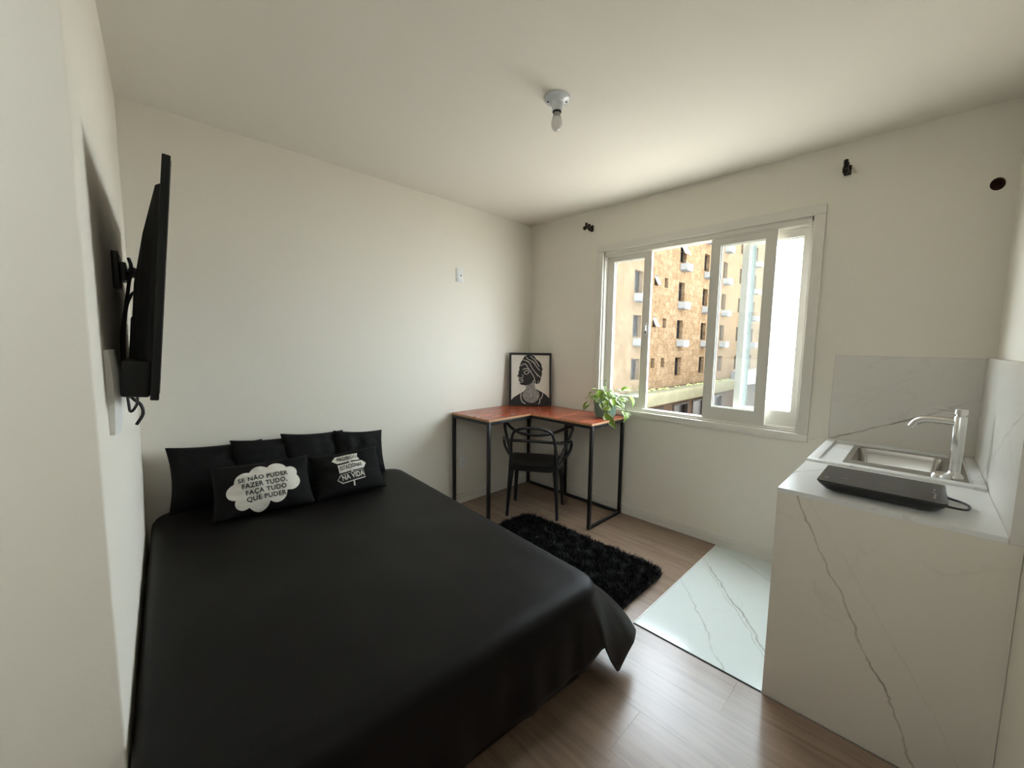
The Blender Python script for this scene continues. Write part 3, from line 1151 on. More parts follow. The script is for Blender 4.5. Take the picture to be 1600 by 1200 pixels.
# frame: X out of the wall (towards the room), Y along the wall (towards the back wall), Z up
bz = Matrix.Rotation(-ang, 3, 'Z')
base = Vector((-2.98 + TY * KW, TY, tz0))
tilt = radians(5.2)
RT = bz @ Matrix.Rotation(tilt, 3, 'Y')
tv = thing('television', 'flat black television tilted forward on a wall bracket', 'television', base + bz @ Vector((0.098, 0, 0)), RT)
bm = bmesh.new()
box(bm, -0.018, 0.0, -tw / 2, tw / 2, 0.0, th_, bev=0.003)
pn = finish('panel', bm, M['tv_black'], tv, local=True, smooth='auto')
bm = bmesh.new()
box(bm, 0.0002, 0.0012, -tw / 2 + 0.010, tw / 2 - 0.010, 0.018, th_ - 0.010)
finish('screen', bm, M['screen'], tv, local=True)
# tapered back housing
bm = bmesh.new()
sec = [(-0.018, 0.02, 0.555), (-0.028, 0.03, 0.55), (-0.048, 0.06, 0.43), (-0.062, 0.10, 0.30)]
rings = []
for xx, ins, zt_ in sec:
    rings.append([bm.verts.new(p) for p in ((xx, -tw / 2 + ins, 0.02), (xx, tw / 2 - ins, 0.02), (xx, tw / 2 - ins, zt_), (xx, -tw / 2 + ins, zt_))])
for a, c in zip(rings, rings[1:]):
    for j in range(4):
        bm.faces.new((a[j], a[(j + 1) % 4], c[(j + 1) % 4], c[j]))
bm.faces.new(rings[0])
bm.faces.new(rings[-1])
finish('back_housing', bm, M['tv_black'], tv, local=True)
bm = bmesh.new()
box(bm, -0.074, -0.018, -tw / 2 + 0.012, tw / 2 - 0.012, 0.006, 0.100, bev=0.006)
finish('lower_housing', bm, M['tv_black'], tv, local=True, smooth='auto')
bm = bmesh.new()
box(bm, -0.066, -0.05, -tw / 2 + 0.12, -tw / 2 + 0.32, 0.098, 0.215, bev=0.006)
finish('connector_housing', bm, M['tv_black'], tv, local=True, smooth='auto')


def wl(d, y, z):
    """point at distance d from the left wall"""
    p = Vector((-2.98 + y * KW, y, z)) + bz @ Vector((d, 0, 0))
    return p


def wall_box(name, parent, d0, d1, y0, y1, z0, z1, m, bev=0.003):
    bm = bmesh.new()
    box(bm, d0, d1, y0, y1, z0, z1, bev=bev)
    for v in bm.verts:
        v.co = wl(v.co.x, v.co.y, v.co.z)
    return finish(name, bm, m, parent, smooth='auto')


br = thing('tv_wall_bracket', 'black steel wall bracket behind the television', 'bracket', wl(0, -0.86, 1.64))
wall_box('wall_plate', br, 0.0005, 0.018, -0.96, -0.80, 1.60, 1.72, M['steel_black'])
wall_box('bracket_box', br, 0.018, 0.034, -0.93, -0.83, 1.63, 1.69, M['steel_black'])
bm = bmesh.new()
tube(bm, [wl(0.022, -0.88, 1.66), wl(0.05, -0.90, 1.655), wl(0.068, -0.90, 1.65)], 0.010, 10, 4)
finish('pivot_arm', bm, M['steel_black'], br, smooth='auto')
bm = bmesh.new()
tube(bm, [wl(0.050, -0.96, 1.66), wl(0.050, -0.84, 1.66)], 0.012, 12, 0)
finish('tilt_axle', bm, M['steel_black'], br, smooth='auto')

cb = thing('tv_cables', 'thin black cables looping down behind the television', 'cable', wl(0.02, -1.0, 1.2))
bm = bmesh.new()
tube(bm, [wl(0.045, -1.02, 1.69), wl(0.050, -1.04, 1.66), wl(0.040, -1.03, 1.60), wl(0.028, -1.03, 1.52), wl(0.016, -1.03, 1.44), wl(0.014, -1.04, 1.33), wl(0.024, -1.05, 1.255), wl(0.048, -1.05, 1.22), wl(0.052, -1.05, 1.19), wl(0.040, -1.05, 1.165), wl(0.034, -1.05, 1.155)], 0.005, 8, 5)
finish('cable', bm, M['plastic_black'], cb, smooth=True)
bm = bmesh.new()
tube(bm, [wl(0.060, -1.04, 1.59), wl(0.044, -1.04, 1.57), wl(0.030, -1.04, 1.52), wl(0.020, -1.05, 1.42), wl(0.018, -1.06, 1.30), wl(0.020, -1.06, 1.23), wl(0.024, -1.06, 1.20), wl(0.040, -1.06, 1.225), wl(0.042, -1.06, 1.26)], 0.004, 8, 5)
finish('cable', bm, M['plastic_black'], cb, smooth=True)

# white moulded wall unit under the bracket, seen edge-on
wu = thing('wall_handset', 'slim white plastic wall unit with a curved edge under the television', 'wall unit', wl(0, -1.37, 1.28))
bm = bmesh.new()
prof = []
for k in range(17):
    t = k / 16
    z = 1.190 + 0.215 * t
    d = 0.010 + 0.014 * sin(pi * (0.12 + 0.76 * t)) ** 0.7
    prof.append((d, z))
L0 = [bm.verts.new(wl(0.0005, -1.415, z)) for d, z in prof]
L1 = [bm.verts.new(wl(d * 0.55, -1.415, z)) for d, z in prof]
L2 = [bm.verts.new(wl(d, -1.402, z)) for d, z in prof]
L3 = [bm.verts.new(wl(d, -1.342, z)) for d, z in prof]
L4 = [bm.verts.new(wl(d * 0.55, -1.33, z)) for d, z in prof]
L5 = [bm.verts.new(wl(0.0005, -1.33, z)) for d, z in prof]
LL = [L0, L1, L2, L3, L4, L5]
for a, c in zip(LL, LL[1:] + LL[:1]):
    for k in range(16):
        bm.faces.new((a[k], a[k + 1], c[k + 1], c[k]))
bm.faces.new([l[0] for l in LL])
bm.faces.new([l[-1] for l in LL])
finish('shell', bm, M['white_plastic'], wu, smooth='auto')
wall_box('back_plate', wu, 0.0005, 0.006, -1.33, -1.295, 1.225, 1.345, M['white_plastic'], 0.002)

# ------------------------------------------------------------------ desk
DZ = 0.840
dk = thing('corner_desk', 'L-shaped corner desk with reddish wood top and thin black steel frame', 'desk', (-0.5, -0.5, 0))
AX0, AY1, BX0, BY1 = -1.003, -0.505, -0.520, -1.128


def dpanel(name, poly):
    cx = sum(p[0] for p in poly) / len(poly)
    bm = bmesh.new()
    prism(bm, poly, DZ - 0.018, DZ)
    for f in bm.faces:
        f.normal_update()
        f.material_index = 0 if abs(f.normal.z) > 0.5 else 1
    bmesh.ops.bevel(bm, geom=list(bm.edges), offset=0.0015, segments=1, affect='EDGES')
    return finish(name, bm, [M['desk'], M['desk_edge']], dk)


dpanel('desktop_panel', [(AX0, AY1), (BX0 - 0.0005, AY1), (BX0 - 0.0005, -0.022), (AX0, -0.022)])
dpanel('desktop_panel', [(BX0 + 0.0005, BY1), (-0.024, BY1), (-0.024, -0.022), (BX0 + 0.0005, -0.022)])
S = 0.0125
legs = [(AX0 + 0.015, -0.037), (AX0 + 0.015, AY1 + 0.015), (-0.039, -0.037), (-0.039, -0.52), (BX0 + 0.030, BY1 + 0.018), (-0.042, BY1 + 0.018)]
for lx, ly in legs:
    boxo('leg', (lx - S, lx + S, ly - S, ly + S, 0.001, DZ - 0.0185), M['steel_black'], dk, bev=0.002)
zt0, zt1 = DZ - 0.0435, DZ - 0.019


def rail(x0, x1, y0, y1, z0, z1):
    boxo('rail', (x0, x1, y0, y1, z0, z1), M['steel_black'], dk, bev=0.0015)


lx0, ly0 = AX0 + 0.015, -0.037
rail(lx0 + S, -0.039 - S, ly0 - S, ly0 + S, zt0, zt1)
rail(lx0 - S, lx0 + S, AY1 + 0.015 + S, ly0 - S, zt0, zt1)
rail(lx0 + S, BX0 + 0.030 + S, AY1 + 0.015 - S, AY1 + 0.015 + S, zt0, zt1)
rail(BX0 + 0.030 - S, BX0 + 0.030 + S, BY1 + 0.018 + S, AY1 + 0.015 - S, zt0, zt1)
rail(BX0 + 0.030 + S, -0.042 - S, BY1 + 0.018 - S, BY1 + 0.018 + S, zt0, zt1)
rail(-0.039 - S, -0.039 + S, -0.52 + S, ly0 - S, zt0, zt1)
rail(-0.039 - S, -0.039 + S, BY1 + 0.018 + S, -0.52 - S, zt0, zt1)
rail(-0.039 - S, -0.039 + S, -0.52 + S, ly0 - S, 0.002, 0.022)
rail(-0.039 - S, -0.039 + S, BY1 + 0.018 + S, -0.52 - S, 0.002, 0.022)
rail(BX0 + 0.030 + S, -0.042 - S, BY1 + 0.018 - S, BY1 + 0.018 + S, 0.002, 0.022)
rail(lx0 - S, lx0 + S, AY1 + 0.015 + S, ly0 - S, 0.002, 0.022)

# ------------------------------------------------------------------ chair (woven back of three hoops, arms)
fd = Vector((0.83, 0.557, 0)).normalized()
yaw = math.atan2(-fd.x, fd.y)
ch = thing('armchair', 'black moulded plastic chair with a looping openwork back at the desk', 'chair', (-0.535, -0.590, 0), Matrix.Rotation(yaw, 3, 'Z'))


def cpart(name, bm, smooth='auto'):
    return finish(name, bm, M['plastic_black'], ch, local=True, smooth=smooth)


for s in (-1, 1):
    bm = bmesh.new()
    tube(bm, [(s * 0.205, -0.215, 0.030), (s * 0.195, -0.195, 0.22), (s * 0.182, -0.175, 0.40), (s * 0.180, -0.172, 0.455)], [0.013, 0.017, 0.024, 0.026], 10, 5)
    cpart('leg', bm)
    bm = bmesh.new()
    tube(bm, [(s * 0.215, 0.195, 0.003), (s * 0.205, 0.185, 0.22), (s * 0.190, 0.170, 0.40), (s * 0.185, 0.165, 0.450)], [0.013, 0.017, 0.024, 0.026], 10, 5)
    cpart('leg', bm)
# seat
bm = bmesh.new()
n = 18
def seat_pt(u, v, top):
    e = (abs(u) ** 5 + abs(v) ** 5) ** 0.2
    m_ = max(abs(u), abs(v))
    k = m_ / e if e > 1e-6 else 1
    x_, y_ = u * k * (0.225 - 0.012 * v * -1), v * k * 0.215
    r2 = min(1, u * u + v * v)
    z = 0.462 - 0.014 * (1 - r2) + 0.010 * max(0, u * u - 0.5) - (0.012 * max(0, v) ** 3)
    if not top:
        z -= 0.018 + 0.030 * (m_ ** 6)
        x_ *= 0.985
        y_ *= 0.985
    return (x_, y_, z)
A = [[bm.verts.new(seat_pt(-1 + 2 * i / n, -1 + 2 * j / n, True)) for i in range(n + 1)] for j in range(n + 1)]
B = [[bm.verts.new(seat_pt(-1 + 2 * i / n, -1 + 2 * j / n, False)) for i in range(n + 1)] for j in range(n + 1)]
for j in range(n):
    for i in range(n):
        bm.faces.new((A[j][i], A[j][i + 1], A[j + 1][i + 1], A[j + 1][i]))
        bm.faces.new((B[j][i], B[j + 1][i], B[j + 1][i + 1], B[j][i + 1]))
bd = [(0, i) for i in range(n)] + [(j, n) for j in range(n)] + [(n, i) for i in range(n, 0, -1)] + [(j, 0) for j in range(n, 0, -1)]
for k in range(len(bd)):
    a, c = bd[k], bd[(k + 1) % len(bd)]
    bm.faces.new((A[a[0]][a[1]], A[c[0]][c[1]], B[c[0]][c[1]], B[a[0]][a[1]]))
cpart('seat', bm)
# apron under the rear edge
bm = bmesh.new()
pts = []
for k in range(13):
    t = -1 + 2 * k / 12
    pts.append((t * 0.165, -0.185 + 0.0 * t, 0.452 - 0.045 + 0.022 * t ** 4 * 1.0))
lo = [bm.verts.new(p) for p in pts]
hi = [bm.verts.new((p[0], p[1], 0.455)) for p in pts]
lo2 = [bm.verts.new((p[0], p[1] + 0.014, p[2])) for p in pts]
hi2 = [bm.verts.new((p[0], p[1] + 0.014, 0.455)) for p in pts]
for k in range(12):
    bm.faces.new((lo[k], lo[k + 1], hi[k + 1], hi[k]))
    bm.faces.new((lo2[k], hi2[k], hi2[k + 1], lo2[k + 1]))
    bm.faces.new((lo[k], lo2[k], lo2[k + 1], lo[k + 1]))
cpart('apron', bm)


def sym(pts):
    return [(-x_, y_, z_) for x_, y_, z_ in pts] + [(x_, y_, z_) for x_, y_, z_ in reversed(pts)][(1 if pts[-1][0] == 0 else 0):]


bm = bmesh.new()
tube(bm, sym([(0.181, -0.173, 0.445), (0.182, -0.195, 0.56), (0.174, -0.222, 0.665), (0.148, -0.238, 0.738), (0.085, -0.250, 0.770), (0, -0.254, 0.778)]), [0.019, 0.014, 0.012, 0.011, 0.011, 0.011, 0.011, 0.011, 0.012, 0.014, 0.019], 10, 6)
cpart('back_hoop', bm)
bm = bmesh.new()
tube(bm, sym([(0.188, -0.10, 0.455), (0.222, -0.04, 0.53), (0.270, 0.040, 0.64), (0.296, 0.080, 0.722), (0.272, 0.060, 0.742), (0.190, -0.085, 0.728), (0.105, -0.180, 0.718), (0, -0.210, 0.714)]), 0.0125, 10, 6)
cpart('back_hoop', bm)
bm = bmesh.new()
tube(bm, sym([(0.205, 0.020, 0.450), (0.236, 0.030, 0.475), (0.282, 0.050, 0.54), (0.292, 0.030, 0.615), (0.268, -0.06, 0.635), (0.205, -0.185, 0.655), (0.110, -0.236, 0.668), (0, -0.243, 0.672)]), 0.0125, 10, 6)
cpart('back_hoop', bm)

# ------------------------------------------------------------------ rug
rg = thing('shag_rug', 'black shaggy rug lying between bed and desk', 'rug', (-0.97, -1.2, 0))
rx0, rx1, ry0, ry1 = -1.36, -0.640, -1.80, -0.60
bm = bmesh.new()
lp = rrect((rx0 + rx1) / 2, (ry0 + ry1) / 2, (rx1 - rx0) / 2, (ry1 - ry0) / 2, 0.09, 0.001, 6)
a = [bm.verts.new(p) for p in lp]
c = [bm.verts.new((p[0], p[1], 0.010)) for p in lp]
n = len(a)
for j in range(n):
    bm.faces.new((a[j], a[(j + 1) % n], c[(j + 1) % n], c[j]))
bm.faces.new(list(reversed(a)))
bm.faces.new(c)
finish('backing', bm, M['rug'], rg)
rr = random.Random(11)
verts, faces = [], []
def inside(x, y):
    cx, cy = (rx0 + rx1) / 2, (ry0 + ry1) / 2
    dx, dy = abs(x - cx) - ((rx1 - rx0) / 2 - 0.09), abs(y - cy) - ((ry1 - ry0) / 2 - 0.09)
    return not (dx > 0 and dy > 0 and dx * dx + dy * dy > 0.0081)
cnt = 0
while cnt < 42000:
    x = rr.uniform(rx0, rx1)
    y = rr.uniform(ry0, ry1)
    if not inside(x, y):
        continue
    cnt += 1
    tuft = noise.noise(Vector((x * 16, y * 16, 0)))
    t2 = noise.noise(Vector((x * 16 + 40, y * 16, 0)))
    lx = tuft * 0.035 + rr.gauss(0, 0.010)
    ly = t2 * 0.035 + rr.gauss(0, 0.010)
    # edge strands splay outwards
    hgt = rr.uniform(0.022, 0.040)
    for (d, sx, sy) in ((rx1 - x, 1, 0), (x - rx0, -1, 0), (ry1 - y, 0, 1), (y - ry0, 0, -1)):
        if d < 0.02:
            lx += sx * rr.uniform(0.0, 0.022)
            ly += sy * rr.uniform(0.0, 0.022)
            hgt *= 0.8
    a = rr.uniform(0, pi)
    w = rr.uniform(0.0012, 0.0024)
    wx, wy = cos(a) * w, sin(a) * w
    k = len(verts)
    verts += [(x - wx, y - wy, 0.008), (x + wx, y + wy, 0.008), (x + lx * .4 + wx * .8, y + ly * .4 + wy * .8, 0.008 + hgt * .65), (x + lx * .4 - wx * .8, y + ly * .4 - wy * .8, 0.008 + hgt * .65), (x + lx, y + ly, 0.008 + hgt * (0.95 - 4 * abs(lx * ly) * 50 * 0))]
    faces += [(k, k + 1, k + 2, k + 3), (k + 3, k + 2, k + 4)]
me = bpy.data.meshes.new('pile')
me.from_pydata([(v[0] + 0.97, v[1] + 1.2, v[2]) for v in verts], [], faces)
me.materials.append(M['rug'])
o = bpy.data.objects.new('pile', me)
COL.objects.link(o)
o.parent = rg
o['kind'] = 'stuff'

# ------------------------------------------------------------------ framed print on the desk
pa, pb = Vector((-0.358, -0.068, DZ + 0.001)), Vector((-0.050, -0.334, DZ + 0.001))
pc = (pa + pb) / 2
pd = (pb - pa).normalized()
PWD = (pb - pa).length
PHT = PWD * 83.5 / 66.5
nrm = Vector((pd.y, -pd.x, 0))           # faces the camera side
if nrm.dot(Vector((-1, -1, 0))) < 0:
    nrm = -nrm
lean = radians(6)
up = (Vector((0, 0, 1)) * cos(lean) - nrm * sin(lean)).normalized()
nr = pd.cross(up)
if nr.dot(nrm) < 0:
    nr = -nr
RP = Matrix((pd, up, nr)).transposed()
pf = thing('framed_print', 'black framed portrait print of a woman in a headwrap leaning on the desk', 'picture', pc, RP)


def pbox(name, x0, x1, y0, y1, z0, z1, m):
    bm = bmesh.new()
    box(bm, x0, x1, y0, y1, z0, z1, bev=0.0015, segs=1)
    return finish(name, bm, m, pf, local=True)


FW = 0.0155
hw = PWD / 2
pbox('frame_bar', -hw, -hw + FW, 0, PHT, 0, 0.018, M['plastic_black'])
pbox('frame_bar', hw - FW, hw, 0, PHT, 0, 0.018, M['plastic_black'])
pbox('frame_bar', -hw + FW, hw - FW, PHT - FW, PHT, 0, 0.018, M['plastic_black'])
pbox('frame_bar', -hw + FW, hw - FW, 0, FW * 0.5, 0, 0.018, M['plastic_black'])
pbox('backing_board', -hw + 0.004, hw - 0.004, 0.004, PHT - 0.004, 0.001, 0.004, M['plastic_black'])
paper = mat('print_paper', (0.74, 0.69, 0.61), 0.6)
ink = mat('print_ink', (0.010, 0.009, 0.009), 0.5)
mott = mat('print_mottled', (0.2, 0.17, 0.15), 0.6)
nt, b_ = nodes(mott)
nz = nt.nodes.new('ShaderNodeTexNoise')
nz.inputs['Scale'].default_value = 130
nz.inputs['Distortion'].default_value = 2.5
tc = nt.nodes.new('ShaderNodeTexCoord')
nt.links.new(tc.outputs['Object'], nz.inputs['Vector'])
rp = ramp(nt, [(0.42, (0.02, 0.018, 0.016)), (0.56, (0.50, 0.46, 0.42))])
nt.links.new(nz.outputs['Fac'], rp.inputs['Fac'])
nt.links.new(rp.outputs['Color'], b_.inputs['Base Color'])
bm = bmesh.new()


def pp(px, py, z):
    """artwork grid: 0..1200 square taken over the frame (173..990 wide, 103..1120 high)"""
    return ((px - 173) / (990 - 173) * PWD - hw, (1120 - py) / (1120 - 103) * PHT, z)


def ppoly(pts, z, mi, sm=0):
    if sm:
        pts = [(q.x, q.y) for q in catmull([(x_, y_, 0) for x_, y_ in pts], sm, True)]
    vs = [bm.verts.new(pp(min(max(x_, 214), 956), min(max(y_, 146), 1108), z)) for x_, y_ in pts]
    f = bm.faces.new(vs)
    f.material_index = mi
    bmesh.ops.triangulate(bm, faces=[f])


def pline(pts, w, z, mi=0, sm=4):
    q = catmull([(x_, y_, 0) for x_, y_ in pts], sm)
    L, R_ = [], []
    for i in range(len(q)):
        t = q[min(i + 1, len(q) - 1)] - q[max(i - 1, 0)]
        t = Vector((-t.y, t.x, 0)).normalized() * w
        L.append(bm.verts.new(pp(q[i].x + t.x, q[i].y + t.y, z)))
        R_.append(bm.verts.new(pp(q[i].x - t.x, q[i].y - t.y, z)))
    for i in range(len(q) - 1):
        bm.faces.new((L[i], L[i + 1], R_[i + 1], R_[i])).material_index = mi


Z0 = 0.0045
ppoly([(206, 140), (960, 140), (960, 1112), (206, 1112)], Z0, 0)
ppoly([(214, 1108), (214, 1010), (260, 960), (340, 910), (430, 860), (470, 835), (500, 800), (690, 790), (720, 810), (800, 850), (880, 900), (955, 975), (956, 1108)], Z0 + 0.0003, 1)
ppoly([(470, 170), (520, 146), (600, 146), (660, 165), (690, 215), (760, 265), (800, 320), (805, 370), (825, 410), (805, 470), (815, 500), (800, 560), (785, 620), (765, 680), (700, 705), (640, 670), (560, 715), (480, 730), (400, 715), (372, 690), (385, 665), (352, 645), (365, 625), (350, 605), (362, 580), (335, 560), (330, 540), (355, 515), (350, 480), (372, 420), (365, 380), (385, 350), (395, 290), (430, 235), (450, 200)], Z0 + 0.0006, 1)
ppoly([(495, 730), (560, 715), (640, 665), (672, 700), (690, 800), (745, 850), (765, 920), (740, 990), (680, 1050), (590, 1068), (510, 1040), (450, 985), (435, 920), (450, 860), (500, 820)], Z0 + 0.0009, 2, 3)
zl = Z0 + 0.0012
for ln, w_ in ((((395, 360), (440, 325), (490, 320), (530, 380), (600, 480), (650, 560), (668, 610), (630, 665)), 5),
               (((470, 240), (560, 290), (620, 400), (700, 500), (790, 580)), 5),
               (((500, 180), (540, 225), (620, 260), (690, 350), (740, 410), (770, 440)), 5),
               (((580, 165), (640, 210), (700, 270), (735, 340), (765, 360)), 5),
               (((430, 240), (500, 250), (560, 280)), 3.5), (((600, 280), (640, 270), (690, 310)), 3),
               (((430, 430), (490, 405), (550, 420), (590, 450)), 5),
               (((460, 480), (490, 450), (530, 450), (560, 475), (530, 505), (490, 512), (460, 482)), 4.5),
               (((425, 520), (445, 550), (430, 580), (395, 575)), 4), (((365, 600), (400, 605), (440, 625), (430, 660), (390, 675), (360, 660)), 4),
               (((370, 632), (405, 638), (435, 635)), 3), (((355, 560), (380, 590)), 3),
               (((410, 880), (400, 950), (420, 1030), (490, 1085)), 7), (((830, 880), (810, 960), (770, 1000), (775, 1040), (745, 1090)), 6),
               (((670, 620), (690, 720), (685, 790)), 4), (((745, 640), (730, 680)), 3), (((690, 480), (730, 560)), 2.5)):
    pline(ln, w_, zl, 0)
prt = finish('print', bm, [paper, ink, mott], pf, local=True)

# ------------------------------------------------------------------ potted plant
px_, py_ = -0.172, -1.020
pl = thing('potted_plant', 'variegated trailing plant in a ribbed green pot on the desk', 'plant', (px_, py_, DZ + 0.001))
zb = DZ + 0.001
bm = bmesh.new()
lathe(bm, [(0.060, zb), (0.074, zb + 0.004), (0.086, zb + 0.045), (0.090, zb + 0.105), (0.090, zb + 0.112), (0.094, zb + 0.114), (0.094, zb + 0.126), (0.088, zb + 0.126), (0.086, zb + 0.108)], (px_, py_, 0), 96, ripple=0.022, rn=24, cap=False)
pot = finish('pot', bm, M['pot'], pl, smooth='auto')
bm = bmesh.new()
lathe(bm, [(0.086, zb + 0.106), (0.05, zb + 0.112), (0.004, zb + 0.114)], (px_, py_, 0), 20, cap=True)
finish('soil', bm, M['soil'], pl)
LEAVES = [([-0.085, -1.106, 1.05], [0.039, -1.173, 1.051], 0.045), ([-0.01, -1.158, 1.01], [0.004, -1.186, 0.907], 0.04), ([-0.258, -1.072, 0.881], [-0.236, -1.167, 0.757], 0.05), ([-0.264, -1.07, 0.858], [-0.276, -1.109, 0.791], 0.03), ([-0.13, -1.129, 0.977], [-0.093, -1.167, 0.966], 0.03), ([-0.081, -1.119, 0.989], [-0.022, -1.157, 0.936], 0.028), ([-0.118, -1.168, 0.886], [-0.139, -1.173, 0.796], 0.04), ([-0.065, -1.151, 0.873], [-0.05, -1.174, 0.815], 0.03), ([-0.016, -1.146, 0.851], [0.031, -1.181, 0.834], 0.022), ([-0.214, -1.1, 0.993], [-0.222, -1.129, 0.927], 0.045), ([-0.18, -1.121, 0.988], [-0.154, -1.169, 0.925], 0.035), ([-0.235, -0.931, 1.037], [-0.24, -0.905, 0.985], 0.03), ([-0.241, -0.903, 0.995], [-0.257, -0.88, 0.953], 0.03), ([-0.27, -0.908, 0.957], [-0.294, -0.897, 0.868], 0.025), ([-0.281, -0.943, 0.934], [-0.313, -0.917, 0.89], 0.03), ([-0.212, -0.91, 1.052], [-0.162, -0.949, 1.029], 0.035), ([-0.249, -1.014, 1.058], [-0.274, -1.042, 0.984], 0.045), ([-0.172, -0.988, 1.086], [-0.185, -1.024, 1.034], 0.025), ([-0.116, -1.048, 1.047], [-0.137, -1.031, 1.023], 0.03), ([-0.087, -1.076, 1.056], [-0.064, -1.104, 1.017], 0.03), ([-0.247, -1.069, 0.981], [-0.262, -1.09, 0.926], 0.03), ([-0.236, -1.101, 0.929], [-0.283, -1.073, 0.899], 0.04), ([-0.264, -0.981, 0.987], [-0.28, -0.937, 0.983], 0.025), ([-0.188, -1.021, 1.038], [-0.19, -1.051, 1.006], 0.025), ([-0.153, -1.085, 1.03], [-0.133, -1.123, 0.996], 0.035), ([-0.172, -1.111, 1.01], [-0.205, -1.097, 0.98], 0.03), ([-0.262, -0.992, 1.021], [-0.284, -0.989, 0.987], 0.03), ([-0.222, -1.062, 1.009], [-0.225, -1.092, 0.974], 0.03), ([-0.127, -1.135, 0.954], [-0.114, -1.156, 0.899], 0.03), ([-0.224, -0.97, 1.048], [-0.209, -1.017, 1.019], 0.03), ([-0.156, -1.128, 1.007], [-0.181, -1.123, 0.957], 0.028), ([-0.119, -0.991, 1.133], [-0.131, -0.982, 1.111], 0.012), ([-0.14, -1.158, 0.895], [-0.139, -1.181, 0.843], 0.025)]
rr = random.Random(5)
for k in range(22):
    az = radians(150 + k * 137.5 % 360)
    r0 = rr.uniform(0.02, 0.085)
    r1 = r0 + rr.uniform(0.045, 0.075)
    h0 = zb + rr.uniform(0.135, 0.205) - r0 * 0.3
    LEAVES.append(([px_ + r0 * cos(az), py_ + r0 * sin(az), h0], [px_ + r1 * cos(az + 0.3), py_ + r1 * sin(az + 0.3), h0 - rr.uniform(0.005, 0.06)], rr.uniform(0.03, 0.042)))
pcen = Vector((px_, py_, zb + 0.15))
LDZ = 0.012
for (a, c, w) in LEAVES:
    a, c = Vector(a) + Vector((0, 0, LDZ)), Vector(c) + Vector((0, 0, LDZ))
    w *= 1.12
    a.x = min(a.x, -0.035)
    c.x = min(c.x, -0.028)
    ax = (c - a)
    Ln = ax.length
    ax.normalize()
    outw = ((a + c) / 2 - pcen)
    outw.normalize()
    nup = (outw + Vector((-0.45, -0.45, 0.75)) + Vector((rr.uniform(-.35, .35), rr.uniform(-.35, .35), rr.uniform(-.2, .2))))
    nup = (nup - ax * nup.dot(ax)).normalized()
    sd_ = ax.cross(nup).normalized()
    bm = bmesh.new()
    uvl = bm.loops.layers.uv.new('UVMap')
    n = 8
    rows_ = []
    for k in range(n + 1):
        t = k / n
        wd = w * 0.62 * (sin(pi * min(1, t ** 0.75)) ** 0.8) * (1 - 0.25 * t)
        ctrp = a + ax * Ln * t + nup * (0.16 * Ln * sin(pi * t)) 
        rows_.append([bm.verts.new(ctrp + sd_ * wd * q + nup * (abs(q) ** 1.5 * wd * 0.30)) for q in (-1, -0.5, 0, 0.5, 1)])
    uvals = (0, 0.25, 0.5, 0.75, 1)
    for k in range(n):
        for i in range(4):
            f = bm.faces.new((rows_[k][i], rows_[k][i + 1], rows_[k + 1][i + 1], rows_[k + 1][i]))
            uu = (uvals[i], uvals[i + 1], uvals[i + 1], uvals[i])
            vv = (k / n, k / n, (k + 1) / n, (k + 1) / n)
            for lpq, u_, v_ in zip(f.loops, uu, vv):
                lpq[uvl].uv = (u_, v_)
    bmesh.ops.remove_doubles(bm, verts=bm.verts, dist=0.0002)
    lf = finish('leaf', bm, M['leaf'], pl, smooth=True)
    # petiole from the soil over the rim to the blade
    s0 = Vector((px_ + (a.x - px_) * 0.25, py_ + (a.y - py_) * 0.25, zb + 0.112))
    if a.z < zb + 0.15:
        top = Vector((px_ + (a.x - px_) * 0.75, py_ + (a.y - py_) * 0.75, zb + 0.175))
    else:
        top = s0.lerp(a, 0.55) + Vector((0, 0, 0.03))
    bm = bmesh.new()
    tube(bm, [s0, top, a, a + ax * 0.004], 0.0017, 5, 5)
    finish('petiole', bm, M['stem'], lf, smooth=True)

# ------------------------------------------------------------------ ceiling lamp
lx, ly = -1.482, -1.520
lp_ = thing('ceiling_lamp', 'white porcelain lamp holder with an unlit bare bulb on the ceiling', 'lamp', (lx, ly, H))
bm = bmesh.new()
lathe(bm, [(0.062, H - 0.0005), (0.062, H - 0.006), (0.058, H - 0.011), (0.052, H - 0.014), (0.038, H - 0.018), (0.029, H - 0.026), (0.0255, H - 0.040), (0.0235, H - 0.058), (0.0225, H - 0.060)], (lx, ly, 0), 36)
hb = finish('holder', bm, M['porcelain'], lp_, smooth='auto')
for dx, dy in ((0.030, -0.032), (-0.030, 0.032)):
    bm = bmesh.new()
    lathe(bm, [(0.004, H - 0.0195), (0.004, H - 0.0165)], (lx + dx, ly + dy, 0), 10)
    finish('screw_hole', bm, M['dark'], hb)
bm = bmesh.new()
lathe(bm, [(0.0205, H - 0.061), (0.0205, H - 0.067), (0.0165, H - 0.067)], (lx, ly, 0), 24)
finish('socket_mouth', bm, M['dark'], lp_)
bm = bmesh.new()
lathe(bm, [(0.0145, H - 0.066), (0.0155, H - 0.072), (0.0205, H - 0.090)], (lx, ly, 0), 24)
finish('bulb_neck', bm, M['bulb_neck'], lp_, smooth='auto')
bm = bmesh.new()
pr = [(0.0205, H - 0.0895), (0.0245, H - 0.102), (0.0262, H - 0.115), (0.0252, H - 0.127), (0.0215, H - 0.138), (0.015, H - 0.146), (0.007, H - 0.150), (0.001, H - 0.1507)]
lathe(bm, pr, (lx, ly, 0), 28)
finish('bulb', bm, M['bulb'], lp_, smooth=True)

